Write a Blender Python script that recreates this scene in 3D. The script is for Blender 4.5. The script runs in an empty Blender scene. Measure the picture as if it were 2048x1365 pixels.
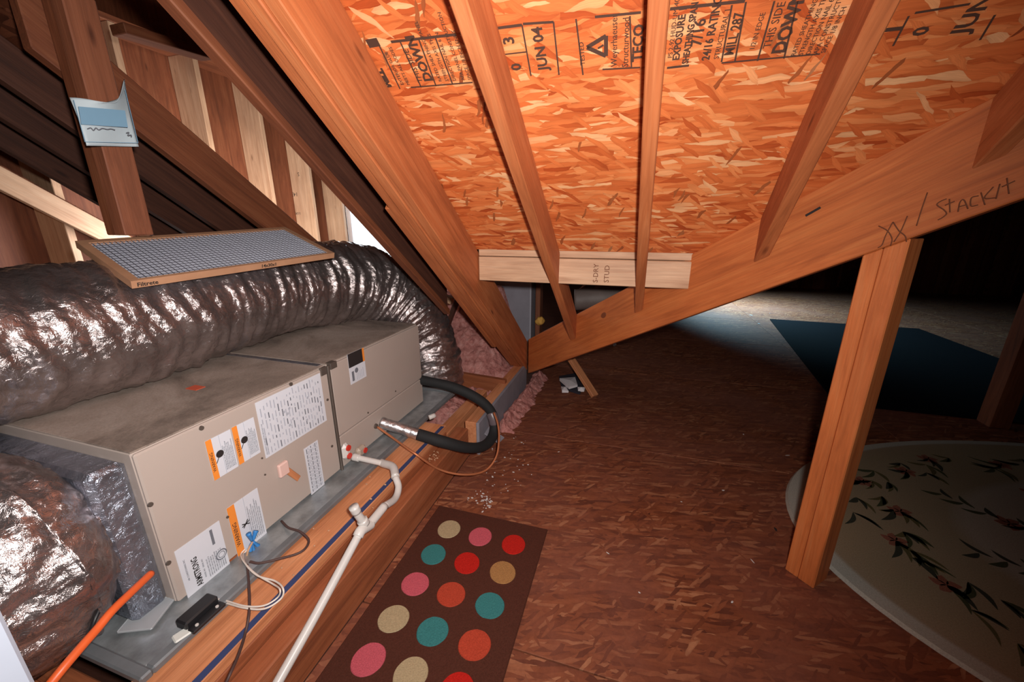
import bpy, bmesh, math, random
from mathutils import Vector, Matrix, noise
random.seed(7)
S = bpy.context.scene
COL = S.collection
PI = math.pi
# ------------------------------------------------------------------ camera
FPX = 788.0; CH = 1.2; PITCH = math.radians(16.5); YAW = math.radians(17)
cam = bpy.data.objects.new('camera', bpy.data.cameras.new('camera'))
COL.objects.link(cam)
cam.location = (0, 0, CH); cam.rotation_euler = (PI/2 - PITCH, 0, YAW)
cam.data.sensor_width = 36; cam.data.lens = 36*FPX/2048
cam.data.clip_start = .02; cam.data.clip_end = 60
S.camera = cam
# ------------------------------------------------------------------ world, exposure
w = bpy.data.worlds.new('world'); S.world = w; w.use_nodes = True
w.node_tree.nodes['Background'].inputs[0].default_value = (.75, .82, 1, 1)
w.node_tree.nodes['Background'].inputs[1].default_value = .3
S.view_settings.view_transform = 'Standard'; S.view_settings.look = 'None'
S.view_settings.gamma = 1; S.view_settings.use_curve_mapping = False
S.view_settings.exposure = 0.0
# ------------------------------------------------------------------ lights
def aim(o, target):
    o.rotation_euler = (Vector(target) - o.location).to_track_quat('-Z', 'Y').to_euler()
def light(name, kind, loc, target, power, color, **kw):
    l = bpy.data.lights.new(name, kind); l.energy = power; l.color = color
    for k, v in kw.items(): setattr(l, k, v)
    o = bpy.data.objects.new(name, l); COL.objects.link(o); o.location = loc; aim(o, target)
    return o
# flash head above and right of the lens, tilted up so part of it bounces off the sheathing
light('flash_head', 'SPOT', (.065, .015, 1.27), (-.72, 1.2, .97), 126, (1, .94, .90), spot_size=math.radians(156), spot_blend=1.0, shadow_soft_size=.025)
# daylight from the gable side on the left
light('daylight_left', 'AREA', (-2.2, 2.15, .98), (-3.1, 3.3, 1.25), 42, (1.0, .96, .93), shape='RECTANGLE', size=.7, size_y=.3)
light('daylight_low_left', 'AREA', (-2.62, 1.78, .92), (-3.0, 1.25, 1.25), 9, (.98, .97, 1.0), shape='RECTANGLE', size=.3, size_y=.25)
light('daylight_far_left', 'AREA', (-3.12, 4.15, 1.3), (-1.5, 1.6, 1.2), 16, (.85, .93, 1.0), shape='RECTANGLE', size=.5, size_y=.7)
# daylight beyond the valley rafter, low and cool
light('daylight_far_wing', 'AREA', (1.15, 6.9, 1.25), (1.75, 6.6, .0), 85, (.36, .76, 1.0), shape='RECTANGLE', size=.5, size_y=.8, spread=math.radians(112))

# ------------------------------------------------------------------ pixel -> world helpers (photo 2048x1365)
_c, _s = math.cos(PITCH), math.sin(PITCH); _cy, _sy = math.cos(YAW), math.sin(YAW)
CAMP = Vector((0, 0, CH))
def ray(u, v):
    r = u-1024; dy = 682.5-v; f = FPX*_c + dy*_s; up = dy*_c - FPX*_s
    return Vector((_cy*r-_sy*f, _sy*r+_cy*f, up))
def PZ(u, v, z): d = ray(u, v); return CAMP + d*((z-CH)/d.z)
def PX(u, v, x): d = ray(u, v); return CAMP + d*(x/d.x)
def PY(u, v, y): d = ray(u, v); return CAMP + d*(y/d.y)
SL = .757; RZ = 2.424; VS = 1.988
def PR(u, v, off=0): d = ray(u, v); return CAMP + d*((RZ+off-CH)/(d.z+SL*d.y))     # underside of the roof slope
def PV(u, v, off=0): d = ray(u, v); return CAMP + d*((VS+off)/(d.x+d.y))            # face of the valley rafter
def zr(y): return RZ - SL*y

# ------------------------------------------------------------------ object helpers
def tag(o, label=None, cat=None, group=None, kind=None):
    if label: o['label'] = label
    if cat: o['category'] = cat
    if group: o['group'] = group
    if kind: o['kind'] = kind
    return o
def empty(name, loc, label=None, cat=None, group=None, kind=None):
    o = bpy.data.objects.new(name, None); COL.objects.link(o); o.location = loc; o.empty_display_size = .05
    return tag(o, label, cat, group, kind)
def world_of(o):
    m = o.matrix_basis.copy()
    return world_of(o.parent) @ m if o.parent else m
def frame(origin, x, z=(0, 0, 1)):
    x = Vector(x).normalized(); z = Vector(z); y = z.cross(x).normalized(); z = x.cross(y)
    m = Matrix((x, y, z)).transposed().to_4x4(); m.translation = Vector(origin)
    return m
def link(name, me, mat, parent=None, M=None, smooth=False):
    """me is in the local frame M (world)"""
    o = bpy.data.objects.new(name, me); COL.objects.link(o)
    M = M or Matrix()
    if parent:
        o.parent = parent; o.matrix_basis = world_of(parent).inverted() @ M
    else: o.matrix_basis = M
    if mat: me.materials.append(mat)
    if smooth:
        for p in me.polygons: p.use_smooth = True
    return o
def from_bm(name, bm, mat, parent=None, M=None, smooth=False):
    bmesh.ops.recalc_face_normals(bm, faces=bm.faces)
    me = bpy.data.meshes.new(name); bm.to_mesh(me); bm.free()
    return link(name, me, mat, parent, M, smooth)
def solid(name, pts, faces, mat, parent=None, M=None, bevel=.002, smooth=False):
    """pts in WORLD space, converted to local frame M"""
    M = M or Matrix.Translation(sum((Vector(p) for p in pts), Vector())/len(pts))
    inv = M.inverted(); bm = bmesh.new()
    vs = [bm.verts.new(inv @ Vector(p)) for p in pts]
    for f in faces: bm.faces.new([vs[i] for i in f])
    bmesh.ops.recalc_face_normals(bm, faces=bm.faces)
    if bevel: bmesh.ops.bevel(bm, geom=bm.edges[:], offset=bevel, segments=1, affect='EDGES')
    return from_bm(name, bm, mat, parent, M, smooth)
HEX = [(0,1,2,3),(7,6,5,4),(0,4,5,1),(1,5,6,2),(2,6,7,3),(3,7,4,0)]
def box(name, a, b, mat, parent=None, bevel=.003, axis='x'):
    """axis aligned box, local x along the grain axis"""
    x0,y0,z0 = a; x1,y1,z1 = b
    pts = [(x0,y0,z0),(x1,y0,z0),(x1,y1,z0),(x0,y1,z0),(x0,y0,z1),(x1,y0,z1),(x1,y1,z1),(x0,y1,z1)]
    ctr = Vector(((x0+x1)/2,(y0+y1)/2,(z0+z1)/2))
    ax = {'x':(1,0,0),'y':(0,1,0),'z':(0,0,1)}[axis]
    return solid(name, pts, HEX, mat, parent, frame(ctr, ax, (0,0,1) if axis != 'z' else (0,1,0)), bevel)
def beam(name, A, B, w, h, mat, parent=None, up=(0,0,1), bevel=.003):
    A = Vector(A); B = Vector(B); M = frame((A+B)/2, B-A, up); L = (B-A).length/2
    bm = bmesh.new(); r = bmesh.ops.create_cube(bm, size=1)
    bmesh.ops.scale(bm, vec=(2*L, w, h), verts=bm.verts)
    if bevel: bmesh.ops.bevel(bm, geom=bm.edges[:], offset=bevel, segments=1, affect='EDGES')
    return from_bm(name, bm, mat, parent, M)
def smoothpath(pts, n=12):
    P = [Vector(p) for p in pts]; P = [2*P[0]-P[1]] + P + [2*P[-1]-P[-2]]; out = []
    for i in range(1, len(P)-2):
        for k in range(n):
            t = k/n; a, b, c, d = P[i-1:i+3]
            out.append(.5*((2*b)+(c-a)*t+(2*a-5*b+4*c-d)*t*t+(3*b-a-3*c+d)*t**3))
    out.append(P[-2]); return out
def tube(name, pts, r, mat, parent=None, n=12, seg=10, path=None, rad=None, disp=None, cap=True, up0=(0,0,1)):
    path = path or smoothpath(pts, n)
    o0 = path[0].copy(); bm = bmesh.new(); rings = []
    t0 = (path[1]-path[0]).normalized(); u = Vector(up0)
    if abs(u.dot(t0)) > .9: u = Vector((1,0,0))
    u = (u - t0*u.dot(t0)).normalized(); s = 0
    for i, p in enumerate(path):
        t = (path[min(i+1,len(path)-1)]-path[max(i-1,0)]).normalized()
        u = (u - t*u.dot(t)).normalized(); v = t.cross(u)
        if i: s += (p-path[i-1]).length
        rr = rad(i/(len(path)-1)) if rad else r
        ring = []
        for k in range(seg):
            a = 2*PI*k/seg; q = rr + (disp(s, a) if disp else 0)
            ring.append(bm.verts.new(p + (u*math.cos(a)+v*math.sin(a))*q - o0))
        rings.append(ring)
    for a, b in zip(rings, rings[1:]):
        for k in range(seg): bm.faces.new((a[k], a[(k+1)%seg], b[(k+1)%seg], b[k]))
    if cap: bm.faces.new(rings[0][::-1]); bm.faces.new(rings[-1])
    return from_bm(name, bm, mat, parent, Matrix.Translation(o0), True)
def disc(name, c, nrm, r, h, mat, parent=None, seg=20, rx=None):
    M = frame(c, Vector(nrm).orthogonal(), nrm); bm = bmesh.new()
    bmesh.ops.create_cone(bm, cap_ends=True, segments=seg, radius1=r, radius2=r*.93, depth=h)
    if rx: bmesh.ops.scale(bm, vec=(rx, 1, 1), verts=bm.verts)
    return from_bm(name, bm, mat, parent, M)
def text(name, s, origin, x, y, size, mat, parent, ext=.0004, align='LEFT', bold=0, xs=1.0):
    cu = bpy.data.curves.new(name, 'FONT'); cu.body = s; cu.size = size; cu.extrude = ext; cu.resolution_u = 2
    cu.align_x = align; cu.offset = bold
    x = Vector(x).normalized(); y = Vector(y); y = (y-x*y.dot(x)).normalized(); z = x.cross(y)
    M = Matrix((x, y, z)).transposed().to_4x4(); M.translation = Vector(origin)
    tmp = bpy.data.objects.new('tmp', cu); dg = bpy.context.evaluated_depsgraph_get()
    me = bpy.data.meshes.new_from_object(tmp.evaluated_get(dg) if False else tmp)
    bpy.data.objects.remove(tmp)
    if xs != 1.0:
        for vv in me.vertices: vv.co.x *= xs
    me.materials.clear()
    return link(name, me, mat, parent, M)

# ------------------------------------------------------------------ materials
def newmat(name):
    m = bpy.data.materials.new(name); m.use_nodes = True; nt = m.node_tree
    return m, nt, nt.nodes['Principled BSDF']
def N(nt, t, **kw):
    n = nt.nodes.new(t)
    for k, v in kw.items():
        if k.startswith('i_'): n.inputs[int(k[2:]) if k[2:].isdigit() else k[2:].replace('_', ' ')].default_value = v
        else: setattr(n, k, v)
    return n
def ramp(nt, fac, stops, interp='LINEAR'):
    r = nt.nodes.new('ShaderNodeValToRGB'); r.color_ramp.interpolation = interp
    e = r.color_ramp.elements
    while len(e) > 1: e.remove(e[-1])
    e[0].position = stops[0][0]; e[0].color = (*stops[0][1], 1)
    for p, c in stops[1:]:
        q = e.new(p); q.color = (*c, 1)
    nt.links.new(fac, r.inputs[0]); return r.outputs[0]
def mix(nt, fac, a, b, mode='MIX'):
    m = nt.nodes.new('ShaderNodeMix'); m.data_type = 'RGBA'; m.blend_type = mode
    for s, v in ((m.inputs[0], fac), (m.inputs[6], a), (m.inputs[7], b)):
        if hasattr(v, 'is_output'): nt.links.new(v, s)
        elif isinstance(v, (int, float)): s.default_value = v
        else: s.default_value = (*v, 1)
    return m.outputs[2]
def bump(nt, bsdf, h, strength, dist=.01):
    b = nt.nodes.new('ShaderNodeBump'); b.inputs['Strength'].default_value = strength; b.inputs['Distance'].default_value = dist
    nt.links.new(h, b.inputs['Height']); nt.links.new(b.outputs[0], bsdf.inputs['Normal']); return b
def coords(nt, scale=(1,1,1), rot=(0,0,0), rnd=True, src=None):
    tc = N(nt, 'ShaderNodeTexCoord'); out = src or tc.outputs['Object']
    if rnd:
        oi = N(nt, 'ShaderNodeObjectInfo'); ml = N(nt, 'ShaderNodeMath', operation='MULTIPLY'); ml.inputs[1].default_value = 37
        nt.links.new(oi.outputs['Random'], ml.inputs[0])
        ad = N(nt, 'ShaderNodeVectorMath', operation='ADD'); nt.links.new(out, ad.inputs[0]); nt.links.new(ml.outputs[0], ad.inputs[1]); out = ad.outputs[0]
    mp = N(nt, 'ShaderNodeMapping'); mp.inputs['Scale'].default_value = scale; mp.inputs['Rotation'].default_value = rot
    nt.links.new(out, mp.inputs[0]); return mp.outputs[0]
def noisetex(nt, vec, scale, detail=4, rough=.55, dist=0):
    n = N(nt, 'ShaderNodeTexNoise'); n.inputs['Scale'].default_value = scale; n.inputs['Detail'].default_value = detail
    n.inputs['Roughness'].default_value = rough; n.inputs['Distortion'].default_value = dist
    nt.links.new(vec, n.inputs['Vector']); return n
def wood(name, dark, mid, lite, rough=.65):
    m, nt, b = newmat(name)
    v = coords(nt, (1.3, 16, 16)); n1 = noisetex(nt, v, 1.6, 5, .6, 1.2)
    v2 = coords(nt, (3, 90, 90)); n2 = noisetex(nt, v2, 2, 3, .6)
    c1 = ramp(nt, n1.outputs[0], [(.25, dark), (.5, mid), (.75, lite)])
    c2 = mix(nt, .35, c1, ramp(nt, n2.outputs[0], [(.3, (.45,.45,.45)), (.7, (1,1,1))]), 'MULTIPLY')
    # knots
    vk = coords(nt, (2.2, 8, 8)); vo = N(nt, 'ShaderNodeTexVoronoi'); vo.inputs['Scale'].default_value = 1.1; nt.links.new(vk, vo.inputs['Vector'])
    k = ramp(nt, vo.outputs['Distance'], [(.03, (.38,.3,.25)), (.09, (1,1,1))])
    c3 = mix(nt, 1.0, c2, k, 'MULTIPLY')
    v4 = coords(nt, (2, 3, 3)); n4 = noisetex(nt, v4, 1.5, 3)
    c4 = mix(nt, .5, c3, ramp(nt, n4.outputs[0], [(.35, (.7,.66,.66)), (.65, (1,1,1))]), 'MULTIPLY')
    nt.links.new(c4, b.inputs['Base Color']); b.inputs['Roughness'].default_value = rough
    bump(nt, b, n2.outputs[0], .25, .003)
    return m
def osb(name, pal, sc=1.0, edge=.35, dusty=None, rough=.55, spec=.4, mainrot=0.0):
    m, nt, b = newmat(name)
    base = coords(nt, (1,1,1), rnd=True)
    wn = noisetex(nt, base, 14*sc, 2, .5)
    wr = N(nt, 'ShaderNodeVectorMath', operation='MULTIPLY_ADD'); wr.inputs[1].default_value = (.022/sc,)*3
    nt.links.new(wn.outputs['Color'], wr.inputs[0]); nt.links.new(base, wr.inputs[2])
    cur = None; hgt = None
    for i, (rot, sx, sy, th) in enumerate([(.45, 14, 44, 0), (-.4, 12, 44, .4), (.22, 10, 46, .4), (-.15, 9, 42, .42), (.04, 8, 52, .5), (-.75, 12, 56, .84), (1.2, 15, 85, .98)]):
        mp = N(nt, 'ShaderNodeMapping'); mp.vector_type = 'POINT'
        mp0 = N(nt, 'ShaderNodeMapping'); mp0.inputs['Rotation'].default_value = (0, 0, rot+mainrot); mp0.inputs['Location'].default_value = (i*3.7, i*1.3, 0)
        nt.links.new(wr.outputs[0], mp0.inputs[0]); nt.links.new(mp0.outputs[0], mp.inputs[0]); mp.inputs['Scale'].default_value = (sx*sc, sy*sc, 1)
        vo = N(nt, 'ShaderNodeTexVoronoi'); vo.voronoi_dimensions = '2D'; vo.inputs['Scale'].default_value = 1; nt.links.new(mp.outputs[0], vo.inputs['Vector'])
        sp = N(nt, 'ShaderNodeSeparateColor'); nt.links.new(vo.outputs['Color'], sp.inputs[0])
        col = ramp(nt, sp.outputs[0], pal)
        # grain inside each strand
        sg = N(nt, 'ShaderNodeMapping'); sg.inputs['Scale'].default_value = (1.2, 7, 1); nt.links.new(mp.outputs[0], sg.inputs[0])
        gn = noisetex(nt, sg.outputs[0], 1.5, 2); col = mix(nt, .4, col, ramp(nt, gn.outputs[0], [(.3, (.55,.5,.48)), (.65, (1,1,1))]), 'MULTIPLY')
        if i == 6: col = mix(nt, .7, col, (.22, .06, .02))
        # dark rim of each strand
        dk = ramp(nt, vo.outputs['Distance'], [(.35, (1,1,1)), (.8, (1-edge, 1-edge*1.1, 1-edge*1.15))]); col = mix(nt, 1, col, dk, 'MULTIPLY')
        if cur is None: cur = col; hgt = sp.outputs[1]
        else:
            gt = N(nt, 'ShaderNodeMath', operation='GREATER_THAN'); gt.inputs[1].default_value = th; nt.links.new(sp.outputs[2], gt.inputs[0])
            cur = mix(nt, gt.outputs[0], cur, col)
            hm = N(nt, 'ShaderNodeMix'); nt.links.new(gt.outputs[0], hm.inputs[0]); nt.links.new(hgt, hm.inputs[2]); nt.links.new(sp.outputs[1], hm.inputs[3]); hgt = hm.outputs[0]
    if dusty:
        dn = noisetex(nt, base, 2.2, 6, .65); df = ramp(nt, dn.outputs[0], [(.35, (.15,)*3), (.70, (.85,)*3)])
        cur = mix(nt, df, cur, dusty)
        d2 = noisetex(nt, base, 60, 4, .7); cur = mix(nt, .5, cur, ramp(nt, d2.outputs[0], [(.3, (.6,.55,.55)), (.7, (1,1,1))]), 'MULTIPLY')
    nt.links.new(cur, b.inputs['Base Color'])
    b.inputs['Roughness'].default_value = rough; b.inputs['Specular IOR Level'].default_value = spec
    bump(nt, b, hgt, .35, .004)
    return m
def plain(name, col, rough=.5, metal=0, nz=0, nscale=20, dark=None, bumps=0, bscale=40, spec=.5, emit=0):
    m, nt, b = newmat(name)
    b.inputs['Base Color'].default_value = (*col, 1); b.inputs['Roughness'].default_value = rough; b.inputs['Metallic'].default_value = metal
    b.inputs['Specular IOR Level'].default_value = spec
    v = coords(nt)
    n = noisetex(nt, v, nscale, 5, .6)
    dk = dark or tuple(c*.6 for c in col)
    nt.links.new(mix(nt, max(nz, .08), col, ramp(nt, n.outputs[0], [(.3, dk), (.65, col)])), b.inputs['Base Color'])
    if bumps:
        n2 = noisetex(nt, v, bscale, 4, .6); bump(nt, b, n2.outputs[0], bumps, .004)
    if emit: b.inputs['Emission Color'].default_value = (*col, 1); b.inputs['Emission Strength'].default_value = emit
    return m

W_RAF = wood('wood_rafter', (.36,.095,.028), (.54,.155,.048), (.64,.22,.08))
W_VAL = wood('wood_valley', (.42,.10,.022), (.60,.16,.038), (.70,.225,.06))
W_POSTR = wood('wood_rear_post', (.17,.052,.022), (.30,.095,.042), (.37,.135,.065))  # darkened so the light falloff at upper left sits in the colour
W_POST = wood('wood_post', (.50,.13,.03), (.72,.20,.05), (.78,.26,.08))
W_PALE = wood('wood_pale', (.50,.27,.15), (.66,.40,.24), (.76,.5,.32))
W_SHADED = wood('wood_shaded', (.12,.034,.013), (.22,.062,.023), (.29,.098,.04))  # wood with the shade of the dim upper-left corner mixed into its colour
W_PLAT = wood('wood_platform', (.48,.17,.07), (.70,.28,.12), (.80,.36,.18))
W_SIDE = wood('wood_side', (.22,.06,.022), (.37,.11,.04), (.46,.16,.07))
W_DARK = wood('wood_dark', (.045,.014,.008), (.085,.027,.014), (.13,.045,.024))  # near-black wood: shade over the left rafters is painted into the colour
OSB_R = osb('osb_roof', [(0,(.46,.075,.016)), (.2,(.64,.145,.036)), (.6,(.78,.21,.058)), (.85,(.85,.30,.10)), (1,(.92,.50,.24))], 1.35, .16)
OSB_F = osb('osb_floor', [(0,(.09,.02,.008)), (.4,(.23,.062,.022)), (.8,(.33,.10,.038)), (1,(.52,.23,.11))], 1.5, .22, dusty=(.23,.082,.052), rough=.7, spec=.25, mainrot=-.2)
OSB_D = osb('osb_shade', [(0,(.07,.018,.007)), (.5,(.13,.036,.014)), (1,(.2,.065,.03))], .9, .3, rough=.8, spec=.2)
BLACKINK = plain('ink', (.02,.015,.015), .7)
PENCIL = plain('pencil', (.16,.05,.02), .8)
CREAM = plain('cream_paint', (.46,.385,.34), .42, 0, .3, 3, (.38,.31,.27), .05, 400)
GALV = plain('galvanised', (.44,.48,.50), .36, .55, .8, 14, (.17,.18,.185), .2, 15)
PANG = plain('pan_grey', (.20,.22,.235), .5, .3, .6, 9, (.12,.12,.125), .1, 30)
GREYB = plain('grey_board', (.27,.26,.30), .7, 0, .4, 10)
STEEL = plain('steel_strip', (.16,.13,.11), .5, .5, .4, 30)
WHITEL = plain('label_white', (.66,.68,.74), .45)
ORANGE = plain('label_orange', (.85,.27,.04), .5)
STAMPINK = plain('stamp_ink', (.07,.03,.018), .75)
INKG = plain('label_print', (.16,.17,.20), .6)
INKL = plain('label_print_light', (.42,.44,.50), .6)
PVC = plain('pvc', (.62,.59,.56), .35, 0, .25, 10)
REDC = plain('red_cap', (.60,.035,.02), .4)
BLKRUB = plain('black_foam', (.012,.013,.014), .8, 0, .3, 30, None, .2, 90)
COPPER = plain('copper', (.55,.20,.09), .45, .5)
BLACKP = plain('black_plastic', (.012,.012,.014), .45)
BLUEN = plain('blue_nut', (.04,.22,.55), .4)
BROWNW = plain('brown_wire', (.07,.035,.03), .6)
WHITEW = plain('white_wire', (.7,.62,.55), .5)
ORCORD = plain('orange_cord', (.80,.13,.03), .4)
CARD = plain('filter_card', (.52,.27,.15), .7, 0, .5, 14, (.36,.17,.09))
PAPER = plain('paper', (.52,.60,.64), .7)
PAPERB = plain('paper_blue', (.20,.36,.50), .7)
WHITEP = plain('white_paint', (.40,.44,.52), .45)
YELF = plain('yellow_foam', (.75,.4,.08), .8, 0, .3, 40, None, .6, 60)
DEBR = plain('debris_white', (.6,.57,.55), .8)

def foil(name, col, rough, bs=.4):
    m, nt, b = newmat(name)
    v = coords(nt); n = noisetex(nt, v, 9, 5, .65, .4); n2 = noisetex(nt, v, 55, 4, .7, 1.0)
    vo = N(nt, 'ShaderNodeTexVoronoi'); vo.feature = 'SMOOTH_F1'; vo.inputs['Scale'].default_value = 38; nt.links.new(v, vo.inputs['Vector'])
    ad = N(nt, 'ShaderNodeMath', operation='ADD'); nt.links.new(n2.outputs[0], ad.inputs[0]); nt.links.new(vo.outputs['Distance'], ad.inputs[1])
    nt.links.new(mix(nt, .7, col, ramp(nt, n.outputs[0], [(.35, tuple(c*.45 for c in col)), (.62, col)])), b.inputs['Base Color'])
    b.inputs['Metallic'].default_value = .9; b.inputs['Roughness'].default_value = rough
    bump(nt, b, ad.outputs[0], bs, .006)
    return m
FOIL = foil('foil_jacket', (.56,.48,.47), .26, .6)
FOILB = foil('foil_tape', (.46,.50,.60), .33, .8)
FOILT = foil('foil_sleeve', (.80,.80,.82), .3)

# handler top : dusty darker cream
def dusty_top():
    m, nt, b = newmat('dusty_cream'); v = coords(nt)
    n = noisetex(nt, v, 3.2, 6, .62, .6); n2 = noisetex(nt, v, 180, 3, .7)
    c = ramp(nt, n.outputs[0], [(.3, (.12,.09,.072)), (.5, (.33,.26,.215)), (.7, (.46,.38,.33))])
    c = mix(nt, .6, c, ramp(nt, n2.outputs[0], [(.3, (.6,.6,.6)), (.7, (1.1,1.1,1.1))]), 'MULTIPLY')
    nt.links.new(c, b.inputs['Base Color']); b.inputs['Roughness'].default_value = .85; return m
DTOP = dusty_top()
def pinkmat():
    m, nt, b = newmat('pink_fibre'); v = coords(nt)
    n = noisetex(nt, v, 28, 8, .75, .5); n2 = noisetex(nt, v, 5, 3)
    c = ramp(nt, n.outputs[0], [(.3, (.34,.11,.10)), (.5, (.74,.32,.28)), (.72, (.92,.55,.50))])
    c = mix(nt, .5, c, ramp(nt, n2.outputs[0], [(.35, (.6,.5,.5)), (.65, (1,1,1))]), 'MULTIPLY')
    nt.links.new(c, b.inputs['Base Color']); b.inputs['Roughness'].default_value = .95; b.inputs['Specular IOR Level'].default_value = .1
    bump(nt, b, n.outputs[0], .9, .02); return m
PINK = pinkmat()
def rugmat(name, col, sc=260):
    m, nt, b = newmat(name); v = coords(nt); n = noisetex(nt, v, sc, 3, .7)
    c = mix(nt, .6, col, ramp(nt, n.outputs[0], [(.3, (.5,.5,.5)), (.7, (1.1,1.1,1.1))]), 'MULTIPLY')
    nt.links.new(c, b.inputs['Base Color']); b.inputs['Roughness'].default_value = .95; b.inputs['Specular IOR Level'].default_value = .1
    bump(nt, b, n.outputs[0], .5, .004); return m

# ================================================================== LARGE STRUCTURE
floor = empty('floor', (0, 3, 0), kind='structure')
# sheets of worn flake board, tongue joints recessed
def sheet(x0, y0, x1, y1, rot=0):
    o = box('panel', (x0+.002, y0+.002, -.02), (x1-.002, y1-.002, 0), OSB_F, floor, .0015, 'x'); return o
sheet(-.77, -1.6, 1.55, -.4); sheet(-.77, -.4, 1.55, .82); sheet(-.77, .82, 1.55, 2.04); sheet(-.72, 2.04, 1.55, 3.26)
sheet(-.72, 3.26, 1.55, 4.48); sheet(-.72, 4.48, 1.55, 5.70); sheet(-.72, 5.70, 1.55, 9.0)
for y in (-1.6, -.4, .82, 2.04, 3.26, 4.48): sheet(1.55, y, 3.99, y+1.22)
for y in (-1.6, -.4, .82, 2.04, 3.26, 4.48): sheet(3.99, y, 6.4, y+1.22)
sheet(1.55, 5.70, 3.99, 9.0); sheet(3.99, 5.70, 6.4, 9.0)

tag(box('floor_underlay', (-4.6, -1.6, -.08), (6.4, 9, -.03), W_DARK, None, 0), kind='structure')
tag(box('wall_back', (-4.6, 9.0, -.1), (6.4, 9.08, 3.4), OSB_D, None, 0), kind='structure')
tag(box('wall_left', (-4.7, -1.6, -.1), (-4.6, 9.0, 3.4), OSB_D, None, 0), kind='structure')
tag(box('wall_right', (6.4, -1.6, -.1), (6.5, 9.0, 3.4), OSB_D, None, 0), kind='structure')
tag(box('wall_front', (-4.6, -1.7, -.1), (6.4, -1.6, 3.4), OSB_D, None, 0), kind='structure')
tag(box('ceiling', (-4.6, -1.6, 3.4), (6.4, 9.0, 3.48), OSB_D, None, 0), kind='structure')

# ---- roof slope sheathing (rises toward the camera); three boards with recessed joints
T = .012
def slope_sheet(name, x0, x1, y0, y1, mat, parent, y1b=None):
    """between x0..x1, y0(top)..y1(bottom); right lower corner clipped along the valley if y1b"""
    a = [(x0, y0), (x1, y0), (x1, y1b if y1b is not None else y1)]
    if y1b is not None and y1b < y1: a.append((VS+.05-y1, y1))
    a.append((x0, y1))
    lo = [(x, y, zr(y)) for x, y in a]; hi = [(x, y, zr(y)+T*1.25) for x, y in a]
    n = len(a); fs = [tuple(range(n)), tuple(range(2*n-1, n-1, -1))] + [(i, (i+1) % n, n+(i+1) % n, n+i) for i in range(n)]
    ctr = Vector(((x0+x1)/2, y0, zr(y0)))
    return solid(name, lo+hi, fs, mat, parent, frame(ctr, (1, 0, 0), (0, SL, 1)), 0)
roof = empty('sheathing', (0, 0, zr(0)), kind='structure')
roof.name = 'ceiling_sloped_sheathing'
sh_main = slope_sheet('sheathing_panel', -.80, 1.36, .42, 1.765, OSB_R, roof, VS+.05-1.36)
slope_sheet('sheathing_panel', -.80, 2.9, -1.1, .416, OSB_R, roof)
slope_sheet('sheathing_panel', 1.364, 1.66, .42, .62, OSB_R, roof)
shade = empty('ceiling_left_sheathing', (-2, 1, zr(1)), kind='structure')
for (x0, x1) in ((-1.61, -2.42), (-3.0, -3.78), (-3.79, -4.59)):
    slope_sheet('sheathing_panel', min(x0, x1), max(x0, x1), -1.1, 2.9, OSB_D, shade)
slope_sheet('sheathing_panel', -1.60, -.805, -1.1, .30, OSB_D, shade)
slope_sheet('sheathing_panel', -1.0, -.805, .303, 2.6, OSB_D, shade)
# second roof slope over the wing to the right (rises toward +x), dark
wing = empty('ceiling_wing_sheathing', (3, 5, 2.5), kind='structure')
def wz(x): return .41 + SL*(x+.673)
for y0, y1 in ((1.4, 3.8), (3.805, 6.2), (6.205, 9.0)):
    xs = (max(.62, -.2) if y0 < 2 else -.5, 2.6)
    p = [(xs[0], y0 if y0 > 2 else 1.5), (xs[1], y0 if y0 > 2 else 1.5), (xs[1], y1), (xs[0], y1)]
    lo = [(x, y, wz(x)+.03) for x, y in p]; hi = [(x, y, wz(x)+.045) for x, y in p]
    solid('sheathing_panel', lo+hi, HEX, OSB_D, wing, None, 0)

# ---- rafters in planes of constant x
def rafter_prism(name, x0, x1, ytop, ybot, depth, mat, parent, valley=False, off=0.0, slope=SL, k=0.0):
    def zz(y): return RZ + off - slope*y - .002
    e0 = ((VS-x0+k)/(1+k) if valley else ybot); e1 = ((VS-x1+k)/(1+k) if valley else ybot)
    pts = [(x0, ytop, zz(ytop)), (x0, e0, zz(e0)), (x0, e0, zz(e0)-depth), (x0, ytop, zz(ytop)-depth),
           (x1, ytop, zz(ytop)), (x1, e1, zz(e1)), (x1, e1, zz(e1)-depth), (x1, ytop, zz(ytop)-depth)]
    pts = [(x+k*(y-1), y, z) for x, y, z in pts]
    M = frame(((x0+x1)/2, (ytop+e0)/2, zz((ytop+e0)/2)), (0, 1, -slope), (0, 0, 1))
    return solid(name, pts, HEX, mat, parent, M, .003)
JD = .115*1.25
jl = ['leftmost of the three full jack rafters meeting the sloping beam',
      'middle jack rafter, nearly upright in view, landing on the beam past the pale board',
      'jack rafter with one face shaded, landing on the beam nearest the support post',
      'jack rafter stub crossing the valley beam in the upper right corner']
for i, (xc, d, kk) in enumerate(((-.369, .15, .04), (.006, .15, .035), (.374, .15, .075), (.725, .15, .09))):
    r = empty('jack_rafter', (xc, 1, zr(1)), jl[i], 'rafter', 'jack rafters on the flake board slope')
    rafter_prism('timber', xc-.019, xc+.019, -1.0, 0, d, W_RAF, r, True, k=kk)
tr = empty('triple_rafter', (-.77, 1, zr(1)), 'thick built-up rafter of joined planks running down to the valley foot', 'rafter')
for i, (x, d, yt) in enumerate(((-.729, .225, -1), (-.768, .232, -1), (-.807, .225, -1))):
    rafter_prism('ply', x-.019, x+.019, yt, 2.72 - .03*i, d, W_RAF, tr)
beam('splice_board', PX(790, 432, -.835)+Vector((0,0,.075)), PX(1010, 700, -.77)+Vector((-.065,0,.075)), .03, .13, W_RAF, tr)
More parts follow.
